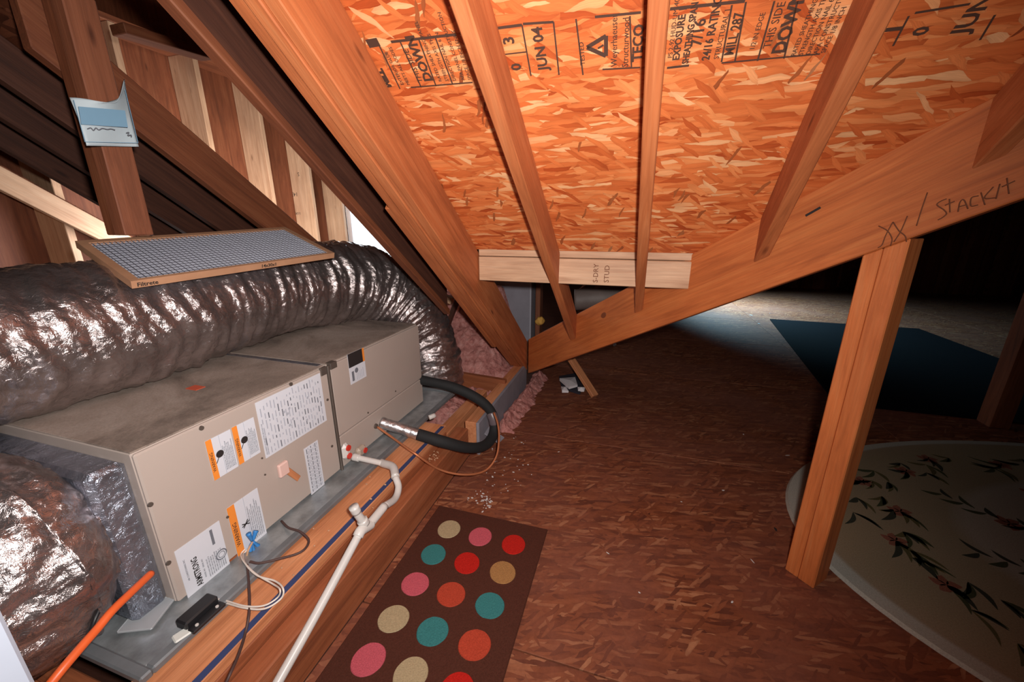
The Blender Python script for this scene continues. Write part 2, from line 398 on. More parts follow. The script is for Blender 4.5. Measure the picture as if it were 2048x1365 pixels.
LR = [(-1.0, .035, W_SHADED, 'thin dark rafter strip just left of the thick built-up rafter', -.168),
      (-1.60, .165, W_SHADED, 'rafter catching daylight at its foot above the filter, below the pale studs', 0),
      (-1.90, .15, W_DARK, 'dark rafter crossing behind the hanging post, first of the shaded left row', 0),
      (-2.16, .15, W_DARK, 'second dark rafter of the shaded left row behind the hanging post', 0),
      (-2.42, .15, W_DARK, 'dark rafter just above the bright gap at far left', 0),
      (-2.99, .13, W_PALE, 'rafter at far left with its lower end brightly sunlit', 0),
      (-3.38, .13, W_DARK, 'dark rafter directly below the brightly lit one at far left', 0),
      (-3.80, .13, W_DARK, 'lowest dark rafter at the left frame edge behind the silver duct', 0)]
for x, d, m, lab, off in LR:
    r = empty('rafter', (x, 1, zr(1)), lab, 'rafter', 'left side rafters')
    if x == -1.0: rafter_prism('shade_infill', x-.008, x+.008, -1.0, 2.0, .166, W_DARK, r)  # added dark sheet closes the open gap, standing in for its darkness
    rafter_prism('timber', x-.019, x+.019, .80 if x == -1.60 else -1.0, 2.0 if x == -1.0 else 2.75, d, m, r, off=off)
# ---- valley rafter at 45 degrees in plan
vr = empty('valley_rafter', (.3, 1.7, .9), 'long wide plank beam sloping up to the right with pencil writing on it', 'beam')
def vpt(x, dz, off=0): return (x+off/2, VS-x+off/2, .143 + SL*(x+.673) + dz)
x0, x1 = -.695, 2.4
pts = [vpt(x0, 0), vpt(x1, 0), vpt(x1, .267), vpt(x0, .267), vpt(x0, 0, .054*1.0), vpt(x1, 0, .054), vpt(x1, .267, .054), vpt(x0, .267, .054)]
solid('plank', pts, HEX, W_VAL, vr, frame(vpt(.8, .13), (1, -1, SL), (0, 0, 1)), .003)
def vstroke(px, r=.0013):
    tube('pencil_mark', [PV(u, v, -.004) for u, v in px], r, PENCIL, vr, 4, 5)
for st in ([(1757,452),(1775,462),(1784,478),(1781,492)], [(1786,444),(1772,470),(1764,490),(1756,496)], [(1786,444),(1798,462),(1810,472),(1813,484)], [(1815,432),(1802,462),(1788,484)],
           [(1855,385),(1843,420),(1833,452)],
           [(1893,398),(1881,403),(1874,410),(1888,420),(1893,428),(1884,436),(1876,440)], [(1899,398),(1900,425)], [(1890,411),(1909,403)],
           [(1916,424),(1920,405),(1928,400),(1936,418)], [(1918,414),(1932,410)], [(1957,392),(1943,396),(1942,412),(1956,410)], [(1962,385),(1970,410)], [(1987,374),(1969,396),(1992,396)], [(2000,368),(1992,398)], [(2014,356),(2018,388)], [(2004,374),(2030,362)]):
    vstroke(st)
knot = PLN = None
def flatdisc(px, nrm, plane, r, mat, parent, name='knot', rx=1.6):
    disc(name, plane, nrm, r, .0025, mat, parent, 16, rx)
KN = plain('knot_wood', (.20,.05,.015), .6)
for u, v, rr in ((1207,631,.014), (1229,690,.008)):
    flatdisc((u, v), (-1,-1,0), PV(u, v, -.002), rr, KN if rr > .01 and u < 1500 else BLACKINK, vr)
beam('bark_slit', PV(1611, 432, -.002), PV(1641, 415, -.002), .003, .007, BLACKINK, vr, (0,0,1), .001)
# ---- pale board at the foot of the sheathing
hb = empty('ledger_board', (.1, 1.76, 1.0), 'pale doubled board closing the lower edge of the flake board slope', 'board')
box('board', (-.705, 1.768, 1.058), (.305, 1.808, 1.100), W_PALE, hb, .003, 'x')
box('board', (-.705, 1.766, .943), (.34, 1.800, 1.055), W_PALE, hb, .003, 'x')
p = PY(1195, 566, 1.7635); text('grade_stamp', 'S-DRY', p, (0,0,1), (-1,0,0), .03, PENCIL, hb)
p = PY(1217, 566, 1.7635); text('grade_stamp', 'STUD', p, (0,0,1), (-1,0,0), .03, PENCIL, hb)

# ---- post under the valley beam
D1 = Vector((1, -1, 0)).normalized(); D2 = Vector((1, 1, 0)).normalized()
base = PZ(1600, 1160, 0)
po = empty('support_post', base, 'bright orange doubled timber post standing under the sloping beam', 'post')
pb = Vector((base.x, base.y, 0)); pb += D2*((VS - (pb.x+pb.y))/math.sqrt(2)) - D2*.0
def ppost(a0, a1, d0, d1, mat):
    pts = []
    for d, a in ((d0, a0), (d0, a1), (d1, a1), (d1, a0)):
        q = pb + D1*a + D2*d; pts.append((q.x, q.y, .0))
    for d, a in ((d0, a0), (d0, a1), (d1, a1), (d1, a0)):
        q = pb + D1*a + D2*d; xx = (VS+q.x-q.y)/2; pts.append((q.x, q.y, .143+SL*(xx+.673)-.001))
    c = sum((Vector(p) for p in pts), Vector())/8
    return solid('post_ply', pts, HEX, mat, po, frame(c, (0,0,1), D1), .003)
ppost(-.050, -.0095, 0, .089, W_POST); ppost(-.0085, .042, .0, .089, W_POST)
# ---- dark post at the right
q = PZ(1985, 850, 0)
p2 = empty('far_post', q, 'dark brown post in shadow at the right frame edge behind the rugs', 'post')
box('timber', (q.x-.05, q.y-.05, 0), (q.x+.05, q.y+.05, 2.55), W_SHADED, p2, .003, 'z')

# ---- stick leaning under the valley
st = beam('wood_offcut', PZ(1190, 793, .018), PY(1140, 715, 2.82), .055, .03, W_PLAT)
tag(st, 'short orange wood offcut leaning from the floor up under the valley beam', 'board')

# ---- stud wall at left with sheathing, lit by daylight
sw = empty('wall_left_studs', (-3.1, 2.5, 0), kind='structure')
tops = 2.36
for i, y in enumerate((1.05, 1.50, 1.97, 2.45, 2.93, 3.40, 3.82)):
    box('stud', (-3.335, y-.019, 0), (-3.1, y+.019, tops), W_PALE, sw, .003, 'z')
box('top_plate', (-3.335, .8, tops), (-3.1, 4.3, tops+.038), W_SHADED, sw, .003, 'y')
box('sheathing_panel', (-3.352, .8, 0), (-3.338, 3.95, 2.9), W_SHADED, sw, 0, 'z')
for (u, v, s, z) in ((598, 345, 'S', .05), (592, 385, '143', .055), (598, 425, 'S-DRY', .03), (600, 455, 'KD-HT', .03)):
    p = PY(u, v, 3.380)
    text('stud_stamp', s, (min(-3.13, max(-3.27, p.x)), 3.3805, p.z), (-1,0,0), (0,0,-1), z, BLACKINK, sw)
# daylight opening beyond the studs (a bright window)
SKYW = plain('bright_sky_pane', (.93,.96,1.0), .3, emit=1.6)
wn = empty('window_1', (-3.2, 4.1, .9), kind='structure')
box('window_frame', (-3.24, 4.02, .55), (-3.18, 4.06, 1.95), WHITEP, wn, .002, 'z')
box('window_frame', (-3.24, 4.80, .55), (-3.18, 4.84, 1.95), WHITEP, wn, .002, 'z')
box('window_frame', (-3.24, 4.06, .55), (-3.18, 4.80, .59), WHITEP, wn, .002, 'y')
box('window_frame', (-3.24, 4.06, 1.91), (-3.18, 4.80, 1.95), WHITEP, wn, .002, 'y')
box('pane', (-3.225, 4.06, .59), (-3.215, 4.80, 1.91), SKYW, wn, 0, 'y')
w2 = empty('window_2', (-4.55, 1.9, .9), kind='structure')
box('window_frame', (-4.58, 1.35, .55), (-4.5, 1.39, 1.5), WHITEP, w2, .002, 'z')
box('window_frame', (-4.58, 2.4, .55), (-4.5, 2.44, 1.5), WHITEP, w2, .002, 'z')
box('pane', (-4.565, 1.39, .55), (-4.555, 2.4, 1.5), SKYW, w2, 0, 'y')

# ---- roof stamps on the sheathing (ink print)
SX = Vector((1, 0, 0)); SU = Vector((0, -1, SL)).normalized(); SN = Vector((0, SL, 1)).normalized()
def rp(u, v): return PR(u, v, -.0012)
def stamp(s, u, v, size, bold=.0, xs=1.0):
    text('stamp_lettering', s, rp(u, v), SU, -SX, size, STAMPINK, sh_main if rp(u, v).y > .42 else roof, .0003, 'LEFT', bold, xs)
def rline(u0, v0, u1, v1, wd=.0035):
    a = rp(u0, v0); b = rp(u1, v1)
    beam('stamp_line', a, b, wd, .0006, STAMPINK, sh_main, SN, 0)
rng = random.Random(3)
def fine(s, u, v, size): stamp(s, u, v, size)
# left stamp
rline(782, 84, 912, 69, .006); rline(800, 83, 842, 174); rline(838, 80, 872, 172); rline(871, 76, 905, 168)
rline(757, 88, 800, 178); rline(735, 88, 757, 84, .02); rline(822, 175, 945, 165)
stamp('DOWN', 866, 162, .035, .0012, 1.0); stamp('THIS SIDE', 846, 165, .021)
for i, (s, du) in enumerate((('RATED SHEATHING PANEL', 0), ('STRENGTH AXIS THIS', 14), ('DIRECTION NAIL 6 IN', 30), ('APA PANEL CONSTRUCTION', 48), ('SPACE 1/8 INCH ENDS', 62))):
    stamp(s, 884+du*.95, 163-du*.05, .0125)
stamp('MEETS ALL CODES', 820, 170, .0125); stamp('EXTERIOR GLUE', 808, 170, .0125)
stamp('MILL', 783, 174, .026, .002)
# 03 / JUN 04
rline(990, 57, 1044, 50, .006); rline(1046, 48, 1107, 44, .005); rline(1044, 50, 1062, 152); rline(1107, 44, 1118, 150); rline(1000, 110, 1052, 104, .003)
stamp('3', 1029, 88, .038, .001); stamp('0', 1043, 140, .036, .001); stamp('JUN 04', 1096, 139, .035, .001, .95)
# maker stamp
rline(1152, 38, 1166, 150); rline(1190, 34, 1282, 25, .005); rline(1260, 32, 1263, 137); rline(1205, 139, 1280, 135)
stamp('Weyerhaeuser', 1234, 133, .021, 0, .92); stamp('Structurwood', 1256, 134, .021, 0, .92); stamp('TECO', 1283, 122, .031, .001)
tri = [rp(1174, 95), rp(1212, 72), rp(1212, 112)]
for a, b in ((0, 1), (1, 2), (2, 0)): beam('stamp_line', tri[a], tri[b], .009, .0006, STAMPINK, sh_main, SN, 0)
beam('stamp_line', rp(1196, 97), rp(1207, 90), .004, .0006, STAMPINK, sh_main, SN, 0)
stamp('TESTED', 1170, 130, .016)
# exposure stamp
rline(1340, 18, 1490, 2, .006); rline(1334, 136, 1378, 131, .005); rline(1464, 10, 1443, 124); rline(1492, 4, 1470, 122); rline(1549, 2, 1515, 122); rline(1595, 2, 1568, 117)
rline(1443, 126, 1640, 108, .003)
stamp('PS 2-92 HUD-UM-40C', 1344, 116, .014); stamp('EXPOSURE 1', 1358, 120, .021, .0006, .95); stamp('SHEATHING SPAN', 1376, 127, .019, .0006, .82)
stamp('7/16', 1402, 92, .032, .0006); stamp('24/16 RATING', 1418, 120, .023, .0006, .9); stamp('STRUCTURAL 1', 1437, 118, .015)
stamp('MILL 287', 1466, 110, .027, .0006, .85); stamp('THIS SIDE', 1540, 96, .021); stamp('DOWN', 1568, 106, .036, .0012, 1.0)
for i, s in enumerate(('RATED SHEATHING PANEL', 'STRENGTH AXIS THIS', 'DIRECTION NAIL 6 IN', 'APA CONSTRUCTION', 'SPACE 1/8 INCH')): stamp(s, 1590+i*15, 112-i*1.5, .0125)
stamp('1/2 IN EDGE', 1508, 100, .014)
# right stamp
rline(1818, 32, 1786, 92); rline(1830, 26, 1940, 8, .004); rline(1990, 30, 1960, 80)
stamp('0', 1850, 70, .034, .001); stamp('JUN', 1934, 66, .040, .001); stamp('1', 1795, 66, .034, .002)

# ================================================================== AIR HANDLER PLATFORM
XP = -.834
pl = empty('equipment_platform', (-1.2, 1, 0), 'raised timber platform frame under the air handler', 'platform')
box('top_plate', (-.985, .12, .198), (XP, 1.60, .235), W_PLAT, pl, .004, 'y')
box('rim_joist', (-.872, .12, 0), (XP+.0, 1.60, .197), W_SIDE, pl, .003, 'y')
box('outer_ledger', (-.832, -.3, 0), (-.768, 1.72, .165), W_SIDE, pl, .004, 'y')
box('rear_joist', (-1.72, .12, 0), (-1.68, 1.95, .235), W_DARK, pl, .003, 'y')
box('end_joist', (-1.68, .30, 0), (-.99, .34, .198), W_SIDE, pl, .003, 'x')
box('end_joist', (-1.675, 1.50, 0), (-.99, 1.54, .234), W_SIDE, pl, .003, 'x')
box('cross_joist', (-1.675, .80, .0), (-.99, .84, .234), W_SIDE, pl, .003, 'x')
BLUEL = plain('blue_chalk', (.03,.045,.13), .8)
box('chalk_line', (XP-.019, .15, .2352), (XP-.001, 1.58, .2362), BLUEL, pl, 0, 'y')
# joists beyond the platform
jb = empty('joist', (-1.0, 2.3, 0), 'orange joist crossing the pink insulation behind the air handler', 'joist')
beam('timber', PZ(868, 757, .13), PZ(1012, 782, .13), .038, .16, W_SIDE, jb)
j2 = empty('joist', (-.85, 2, 0), 'bare joist along the platform end beside the grey curb board', 'joist')
box('timber', (-.80, 1.75, -.02), (-.735, 2.75, .185), W_PLAT, j2, .003, 'y')
j3 = empty('joist', (-1.0, 1.7, 0), 'short joist notched at the end of the platform under the black hose', 'joist')
box('timber', (-.93, 1.62, -.02), (-.86, 2.25, .15), W_PLAT, j3, .003, 'y')
cb = box('curb_board', (-.732, 1.74, 0), (-.715, 2.72, .19), GREYB, None, .002, 'y')
tag(cb, 'grey curb board standing on edge between insulation and plank floor', 'board')
c2 = beam('metal_flashing', PZ(965, 856, .10), PZ(1003, 882, .05), .07, .004, GREYB); tag(c2, 'small bent grey metal flashing under the black hose', 'flashing')

# drain pan
pan = empty('drain_pan', (-1.3, 1.1, .235), 'grey sheet metal pan under the air handler', 'pan')
box('pan_base', (-1.66, .37, .237), (-.97, 1.93, .252), GALV, pan, .002, 'y')
box('pan_rim', (-.97, .37, .237), (-.944, 1.93, .258), PANG, pan, .004, 'y')
box('pan_rim', (-1.66, .345, .237), (-.944, .37, .258), PANG, pan, .004, 'x')
box('pan_rim', (-1.66, 1.93, .237), (-.944, 1.955, .262), PANG, pan, .004, 'x')

# ================================================================== AIR HANDLER
XF, XB, Y0, YM, Y1, Z0, Z1 = -1.055, -1.60, .500, 1.115, 1.772, .256, .698
ah = empty('air_handler', ((XF+XB)/2, (Y0+Y1)/2, Z0), 'beige metal air handler lying on its side, covered with stickers', 'air handler')
cs = empty('cabinet', ((XF+XB)/2, (Y0+Y1)/2, Z0)); cs.parent = ah; cs.matrix_basis = Matrix()
def hbox(name, a, b, mat, bevel=.003, axis='y'): return box(name, a, b, mat, ah, bevel, axis)
bpy.data.objects.remove(cs)
hbox('blower_cabinet', (XB, Y0, Z0), (XF-.012, YM-.003, Z1-.003), CREAM)
hbox('coil_cabinet', (XB, YM+.003, Z0), (XF-.012, Y1, Z1-.001), CREAM)
hbox('access_panel', (XF-.012, Y0, Z0+.003), (XF, YM-.008, Z1-.004), CREAM, .004)
hbox('coil_panel', (XF-.012, YM+.008, Z0+.142), (XF, Y1-.001, Z1-.004), CREAM, .003)
hbox('coil_panel', (XF-.012, YM+.008, Z0+.003), (XF, Y1-.001, Z0+.138), CREAM, .003)
hbox('top_cover', (XB, Y0+.001, Z1-.003), (XF-.012, YM-.004, Z1+.001), DTOP, .001)
hbox('top_cover', (XB, YM+.004, Z1-.001), (XF-.012, Y1-.001, Z1+.003), DTOP, .001)
hbox('seam_strip', (XF-.004, YM-.008, Z0-.004), (XF+.006, YM+.004, Z1), STEEL, .002, 'z')
hbox('corner_bracket', (XF-.004, YM-.040, Z1-.028), (XF+.004, YM-.012, Z1+.003), STEEL, .001)
hbox('corner_bracket', (XF-.02, YM+.008, Z1-.020), (XF+.005, YM+.042, Z1+.005), STEEL, .001)
hbox('seam_tape', (XB+.01, YM-.02, Z1+.0012), (XF-.03, YM+.0, Z1+.0025), FOILB, 0, 'x')
for u, v, r in ((403,857,.0065), (582,769,.0065), (301,1010,.006), (337,1127,.006), (455,1035,.004), (524,917,.003), (530,950,.003), (664,893,.005), (655,800,.005), (736,826,.004), (791,783,.004)):
    p = PX(u, v, XF+.001); disc('screw', p, (1,0,0), r, .004, STEEL, ah, 10)
# stickers
UP = Vector((0,0,1)); LF = Vector((0,-1,0))
def sticker(pxs, name='sticker', mat=WHITEL, label=None):
    ps = [PX(u, v, XF) for u, v in pxs]
    ya = (ps[0].y+ps[3].y)/2; yb = (ps[1].y+ps[2].y)/2; zt = (ps[0].z+ps[1].z)/2; zb = (ps[2].z+ps[3].z)/2
    o = box(name, (XF-.001, ya, zb), (XF+.0012, yb, zt), mat, ah, 0, 'y')
    if label: o['label'] = label
    return o, ya, yb, zb, zt
def stxt(o, s, y, z, size, mat=INKG, bold=0, xs=1): return text('lettering', s, (XF+.0014, y, z), UP, LF, size, mat, o, .0002, 'LEFT', bold, xs)
def sbar(o, ya, yb, za, zb, mat, nm='print_block'): return box(nm, (XF+.001, ya, za), (XF+.0017, yb, zb), mat, o, 0, 'z')
def para(o, y, n, dy, z0, z1, size, words='ALWAYS DISCONNECT POWER BEFORE SERVICING THIS UNIT READ MANUAL'):
    ws = words.split()
    for i in range(n):
        k = rng.randrange(len(ws)); s = ' '.join((ws[k:]+ws)[:9])
        full = (z1-z0)/(size*.62); s = s[:max(4, int(full*rng.uniform(.75, 1)))]
        stxt(o, s, y+i*dy, z0, size)
def warning(pxs, body, icon):
    o, ya, yb, zb, zt = sticker(pxs, 'warning_sticker', label='white warning sticker with an orange left band')
    sbar(o, ya, ya+(yb-ya)*.22, zb, zt, ORANGE, 'orange_band')
    text('lettering', 'WARNING', (XF+.0019, ya+(yb-ya)*.16, zb+(zt-zb)*.2), UP, LF, (yb-ya)*.17, BLACKINK, o, .0002)
    yi = ya+(yb-ya)*.42
    sbar(o, ya+(yb-ya)*.5, ya+(yb-ya)*.505+.0006, zb, zt, INKL, 'rule_line')
    if icon == 'bolt':
        zc = (zb+zt)/2
        for k, a in enumerate((.3, -.5, .9)):
            beam('symbol', (XF+.0018, yi, zc), (XF+.0018, yi+.014*math.cos(a), zc+.014*math.sin(a)), .003, .0004, BLACKINK, o, (1,0,0), 0)
            beam('symbol', (XF+.0018, yi, zc), (XF+.0018, yi-.012*math.cos(a), zc-.012*math.sin(a)), .003, .0004, BLACKINK, o, (1,0,0), 0)
    else:
        zc = zb+(zt-zb)*.55
        disc('symbol', (XF+.0015, yi, zc), (1,0,0), .011, .0008, BLACKINK, o, 14)
        beam('symbol', (XF+.0018, yi, zc), (XF+.0018, yi-.014, zc-.022), .002, .0004, BLACKINK, o, (1,0,0), 0)
    n = 7; para(o, ya+(yb-ya)*.58, n, (yb-ya)*.06, zb+(zt-zb)*.08, zt-(zt-zb)*.1, (yb-ya)*.052)
warning([(405.6,886),(459.5,859),(476,931),(432,962)], 0, 'shock')
warning([(462,857),(505,835),(521.6,902.5),(479,932)], 0, 'shock')
warning([(449,1021.5),(513,976),(534,1067),(479.6,1114)], 0, 'bolt')
o, ya, yb, zb, zt = sticker([(507.5,813),(635,744),(656,834.6),(535.6,921)], 'wiring_sticker', label='large white wiring diagram sticker with faint grey print')
for i in range(20):
    y = ya+.01+(yb-ya-.015)*i/20; z = zb+.008
    while z < zt-.02:
        L = rng.uniform(.006, .03); sbar(o, y, y+.0035, z, min(z+L, zt-.005), INKL if rng.random() < .8 else INKG); z += L+rng.uniform(.003, .02)
para(o, ya+.008, 2, .006, zb+.01, zt-.06, .005)
for k in range(7):
    y = ya+(yb-ya)*rng.uniform(.3, .8); z = zb+(zt-zb)*rng.uniform(.2, .7)
    disc('symbol', (XF+.0014, y, z), (1,0,0), .005, .0006, INKL, o, 10)
o, ya, yb, zb, zt = sticker([(605,900),(632,882.6),(651,966),(625,990)], 'chart_sticker', label='narrow white sticker with columns of small print')
for i in range(8):
    y = ya+.008+(yb-ya-.012)*i/8; z = zb+.008
    while z < zt-.01:
        L = rng.uniform(.006, .02); sbar(o, y, y+.003, z, min(z+L, zt-.004), INKL if i % 3 else INKG); z += L+.004
o, ya, yb, zb, zt = sticker([(345,1106),(436,1043.5),(460.6,1125.5),(378.6,1196)], 'rating_sticker', label='white rating plate sticker with large dark maker name')
H = zt-zb; Wd = yb-ya
stxt(o, 'ARMSTRONG', ya+Wd*.36, zb+H*.05, .021, BLACKINK, .0004, .72)
stxt(o, 'AIR CONDITIONING INC', ya+Wd*.13, zb+H*.3, .006, INKG)
stxt(o, 'MODEL NO   SERIAL NO', ya+Wd*.46, zb+H*.12, .0055)
para(o, ya+Wd*.55, 9, Wd*.048, zb+H*.06, zt-H*.45, .0048, 'VOLTS PHASE HERTZ MAX AMPS CIRCUIT BREAKER MINIMUM EXTERNAL STATIC PRESSURE')
sbar(o, ya+Wd*.74, ya+Wd*.80, zb+H*.62, zt-H*.06, INKG)
for rr, mm in ((.016, INKG), (.013, WHITEL), (.010, INKG), (.008, WHITEL)):
    disc('seal', (XF+.0012+(.02-rr)*.05, ya+Wd*.87, zb+H*.32), (1,0,0), rr, .0008, mm, o, 24)
o, ya, yb, zb, zt = sticker([(694,710),(728,695),(731,754),(702,770)], 'energy_sticker', label='small sticker, black top half and white lower half with orange edge')
H = zt-zb; Wd = yb-ya
sbar(o, ya, yb-Wd*.12, zb+H*.55, zt, BLACKINK, 'black_half'); sbar(o, yb-Wd*.12, yb, zb+H*.55, zt, ORANGE, 'orange_edge')
disc('seal', (XF+.0015, ya+Wd*.42, zb+H*.38), (1,0,0), .011, .0008, INKG, o, 18)
sbar(o, ya+Wd*.12, ya+Wd*.25, zb+H*.08, zb+H*.4, INKG)
for i in range(5): sbar(o, ya+Wd*(.4+.1*i), ya+Wd*(.43+.1*i), zb+H*.06, zb+H*rng.uniform(.2, .45), INKL)
# peg and pinkish plug stuck on the panel
p = PX(565, 938, XF); pk = box('foam_plug', (XF, p.y-.022, p.z-.022), (XF+.014, p.y+.016, p.z+.026), plain('pink_plug', (.72,.48,.42), .8), ah, .004)
beam('wood_splinter', PX(573, 940, XF+.008), PX(598, 958, XF+.006), .02, .004, W_PLAT, ah, (1,0,0), .0015)
tape = box('tape_scrap', (-1.36, .80, Z1+.001), (-1.33, .845, Z1+.003), plain('red_tape', (.55,.09,.04), .7), ah, 0)
q = PZ(391, 776, Z1+.002); tape.location += Vector((0,0,0))
tape.matrix_basis = world_of(ah).inverted() @ frame((q.x, q.y, Z1+.002), (0,1,.0))
# drain ports
p = PX(690, 903, XF+.012)
pt = hbox('drain_port', (XF, p.y-.020, p.z-.034), (XF+.03, p.y+.020, p.z+.036), PVC, .014)
for dz in (.017, -.018): disc('red_cap', (XF+.031, p.y+.001, p.z+dz), (1,0,0), .0125, .006, REDC, pt, 18)
p = PX(719, 903, XF+.012)
pt = hbox('drain_port', (XF, p.y-.022, p.z-.022), (XF+.028, p.y+.030, p.z+.022), plain('port_beige', (.42,.33,.26), .5), .010)
disc('red_cap', (XF+.029, p.y+.016, p.z-.002), (1,0,0), .012, .006, REDC, pt, 18)
# foil wrapped collar and supply plenum at the near end
bpts = hbox('supply_collar', (XB+.02, .425, Z0+.006), (XF-.03, Y0-.001, Z1-.02), FOILB, .012)
# ---- wires and control
bk = empty('transformer', PX(412, 1225, -1.0), 'small black control box with two screw heads on the grey pan', 'control box')
c = PZ(408, 1228, .262)
box('body', (c.x-.03, c.y-.045, .2585), (c.x+.008, c.y+.035, .284), BLACKP, bk, .004, 'y')
box('flange', (c.x+.008, c.y-.045, .2585), (c.x+.030, c.y+.035, .268), BLACKP, bk, .002, 'y')
for dy in (-.030, .020): disc('screw_head', (c.x+.020, c.y+dy, .269), (0,0,1), .004, .003, PVC, bk, 10)
zt = .2625
wl = tube('white_wires', [PX(405,1196,-1.0), PX(445,1205,-.96), PZ(490,1217,zt), PZ(530,1218,zt+.003), PZ(562,1198,zt+.01), PZ(566,1178,zt+.03), PZ(550,1163,zt+.02), PZ(515,1152,zt+.016), PZ(492,1130,zt+.012), PX(486,1112,-1.045), PX(495,1100,-1.048)], .0024, WHITEW)
tag(wl, 'pair of thin white wires looping from the black control box to the blue connectors', 'wire')
w2_ = tube('second_wire', [PX(405,1199,-1.0), PX(445,1201,-.96), PZ(490,1213,zt+.004), PZ(528,1212,zt+.008), PZ(555,1196,zt+.014), PZ(560,1180,zt+.034), PZ(546,1169,zt+.018), PZ(512,1149,zt+.016), PZ(489,1126,zt+.012), PX(482,1110,-1.045), PX(491,1098,-1.048)], .0022, WHITEW, wl)
bn = empty('wire_connectors', PX(505, 1085, -1.04), 'bunch of bright blue wire nuts tied at the bottom of the sticker', 'wire connector')
for (a, b) in (((497,1068),(504,1082)), ((512,1062),(506,1082)), ((522,1097),(506,1084)), ((508,1106),(503,1086)), ((500,1103),(502,1088))):
    A = PX(*a, -1.035); B = PX(*b, -1.035); tube('wire_nut', [B, (A+B)/2, A], .006, BLUEN, bn, 4, 8, rad=lambda t: .0035+.004*t)
tube('wire', [PX(505,1085,-1.035), PX(497,1100,-1.03), PX(493,1115,-1.035)], .003, plain('tan_wire', (.55,.32,.18), .6), bn)
cb1 = tube('thermostat_cable', [PX(563,1043,-1.049), PZ(577,1056,.268), PZ(600,1064,.272), PZ(617,1080,.262), PZ(612,1096,.262), PZ(595,1108,.262), PZ(560,1118,.262), PZ(520,1127,.266), PZ(500,1124,.27)], .0035, BROWNW)
tag(cb1, 'brown cable looping over the pan beside the blue connectors', 'cable')
cb2 = tube('low_voltage_cable', [PZ(494,1130,.27), PZ(496,1150,.262), PZ(499,1190,.262), PZ(498,1230,.262), PZ(490,1270,.241), PX(478,1308,-.79), PX(462,1345,-.76), PX(440,1390,-.76), PX(400,1450,-.76)], .0032, BROWNW)
tag(cb2, 'thin brown cable hanging down across the platform edge', 'cable')
tg = beam('cardboard_tag', PZ(346,1282,.262), PZ(382,1258,.262), .028, .006, plain('tag_white', (.68,.7,.66), .6)); tag(tg, 'white rectangular tag lying on the grey pan beside the control box', 'tag')
cp = tube('pipe_cap', [PZ(858,836,.274), PZ(870,831,.278)], .012, PVC, None, 3, 14); tag(cp, 'small white pipe cap at the far end of the pan', 'cap')
shim = box('wood_shim', (-1.13, .53, .2525), (-1.058, .72, .2555), W_SIDE, None, 0, 'y'); tag(shim, 'thin wood shim between the pan and the near end of the air handler', 'shim')
scr = beam('plastic_sheet', PZ(262,1232,.262), PZ(330,1225,.262), .09, .003, plain('clear_scrap', (.36,.38,.40), .3)); tag(scr, 'scrap of cloudy plastic on the near corner of the pan', 'scrap')

# ---- condensate line
cd = empty('condensate_pipe', PX(728, 1050, -.80), 'white plastic drain pipe with a trap, a capped riser and a long sloping run', 'pipe')
a0 = PX(706, 914, -1.03); a1 = PX(768, 928, -.90)
tube('pipe_section', [a0, (a0+a1)/2, a1], .0115, PVC, cd, 4, 16)
tube('coupling', [a0, a0+(a1-a0)*.22], .0155, PVC, cd, 4, 16)
a2 = PX(786, 935, -.84); a3 = PX(791, 955, -.80)
tube('elbow', [a1-(a2-a1)*.3, a1, a2, a3], .0155, PVC, cd, 8, 16)
t0 = a3; t1 = PX(797, 975, -.775); t2 = PX(790, 998, -.76); t3 = PX(768, 1014, -.752)
tube('trap_bend', [t0, t1, t2, t3], .0125, PVC, cd, 8, 16)
t4 = PX(737, 1052, -.75)
tube('coupling', [t3+(t3-t4)*.05, (t3+t4)/2, t4], .0145, PVC, cd, 4, 16)
e0 = PX(722, 1062, -.75); e1 = PX(640, 1215, -.75); e2 = PX(552, 1372, -.75); e3 = e2+(e2-e1)*.35
tube('tee', [t4+(t4-e0)*.3, t4, e0, e0+(e1-e0)*.09], .0165, PVC, cd, 4, 16)
r0 = PX(732, 1052, -.75); r1 = PX(716, 1030, -.76); r2 = PX(707, 1014, -.765)
tube('riser', [r0, r1, r2], .0125, PVC, cd, 4, 16); tube('riser_cap', [r1+(r2-r1)*.3, r2], .0150, PVC, cd, 4, 16)
tube('riser_collar', [r0+(r1-r0)*.15, r0+(r1-r0)*.5], .0165, PVC, cd, 4, 16)
tube('pipe_section', [e0, e1, e2, e3], .0125, PVC, cd, 6, 16)

# ---- refrigerant lines
rl = empty('refrigerant_line', PX(838, 872, -.9), 'refrigerant pipe in thick black foam with a silver foil sleeve, looping back to the unit', 'pipe')
s0 = PX(762, 845, XF+.002); s1 = PX(838, 870, -.885)
fr = random.Random(5)
tube('foil_sleeve', [s0, s0.lerp(s1, .5), s1], .0255, FOILT, rl, 14, 24, disp=lambda s, a: .0035*noise.noise(Vector((s*60, a*2, 3))))
ins = [s1-(s1-s0)*.03, PX(885, 884, -.78), PX(935, 896, -.70), PX(968, 892, -.665), PX(986, 872, -.655), PX(989, 842, -.665), PX(976, 815, -.70), PX(945, 792, -.78), PX(900, 773, -.90), PX(850, 762, -1.04), PX(825, 758, -1.12)]
tube('foam_insulation', ins, .0265, BLKRUB, rl, 10, 20, rad=lambda t: .0265+.001*math.sin(t*20))
tube('tape_wrap', [PX(989, 848, -.662), PX(987, 838, -.668), PX(982,826,-.685)], .0285, plain('grey_tape', (.14,.11,.12), .35), rl, 5, 20)
disc('grommet', PX(752, 853, XF+.003), (1,0,0), .012, .008, STEEL, rl, 16)
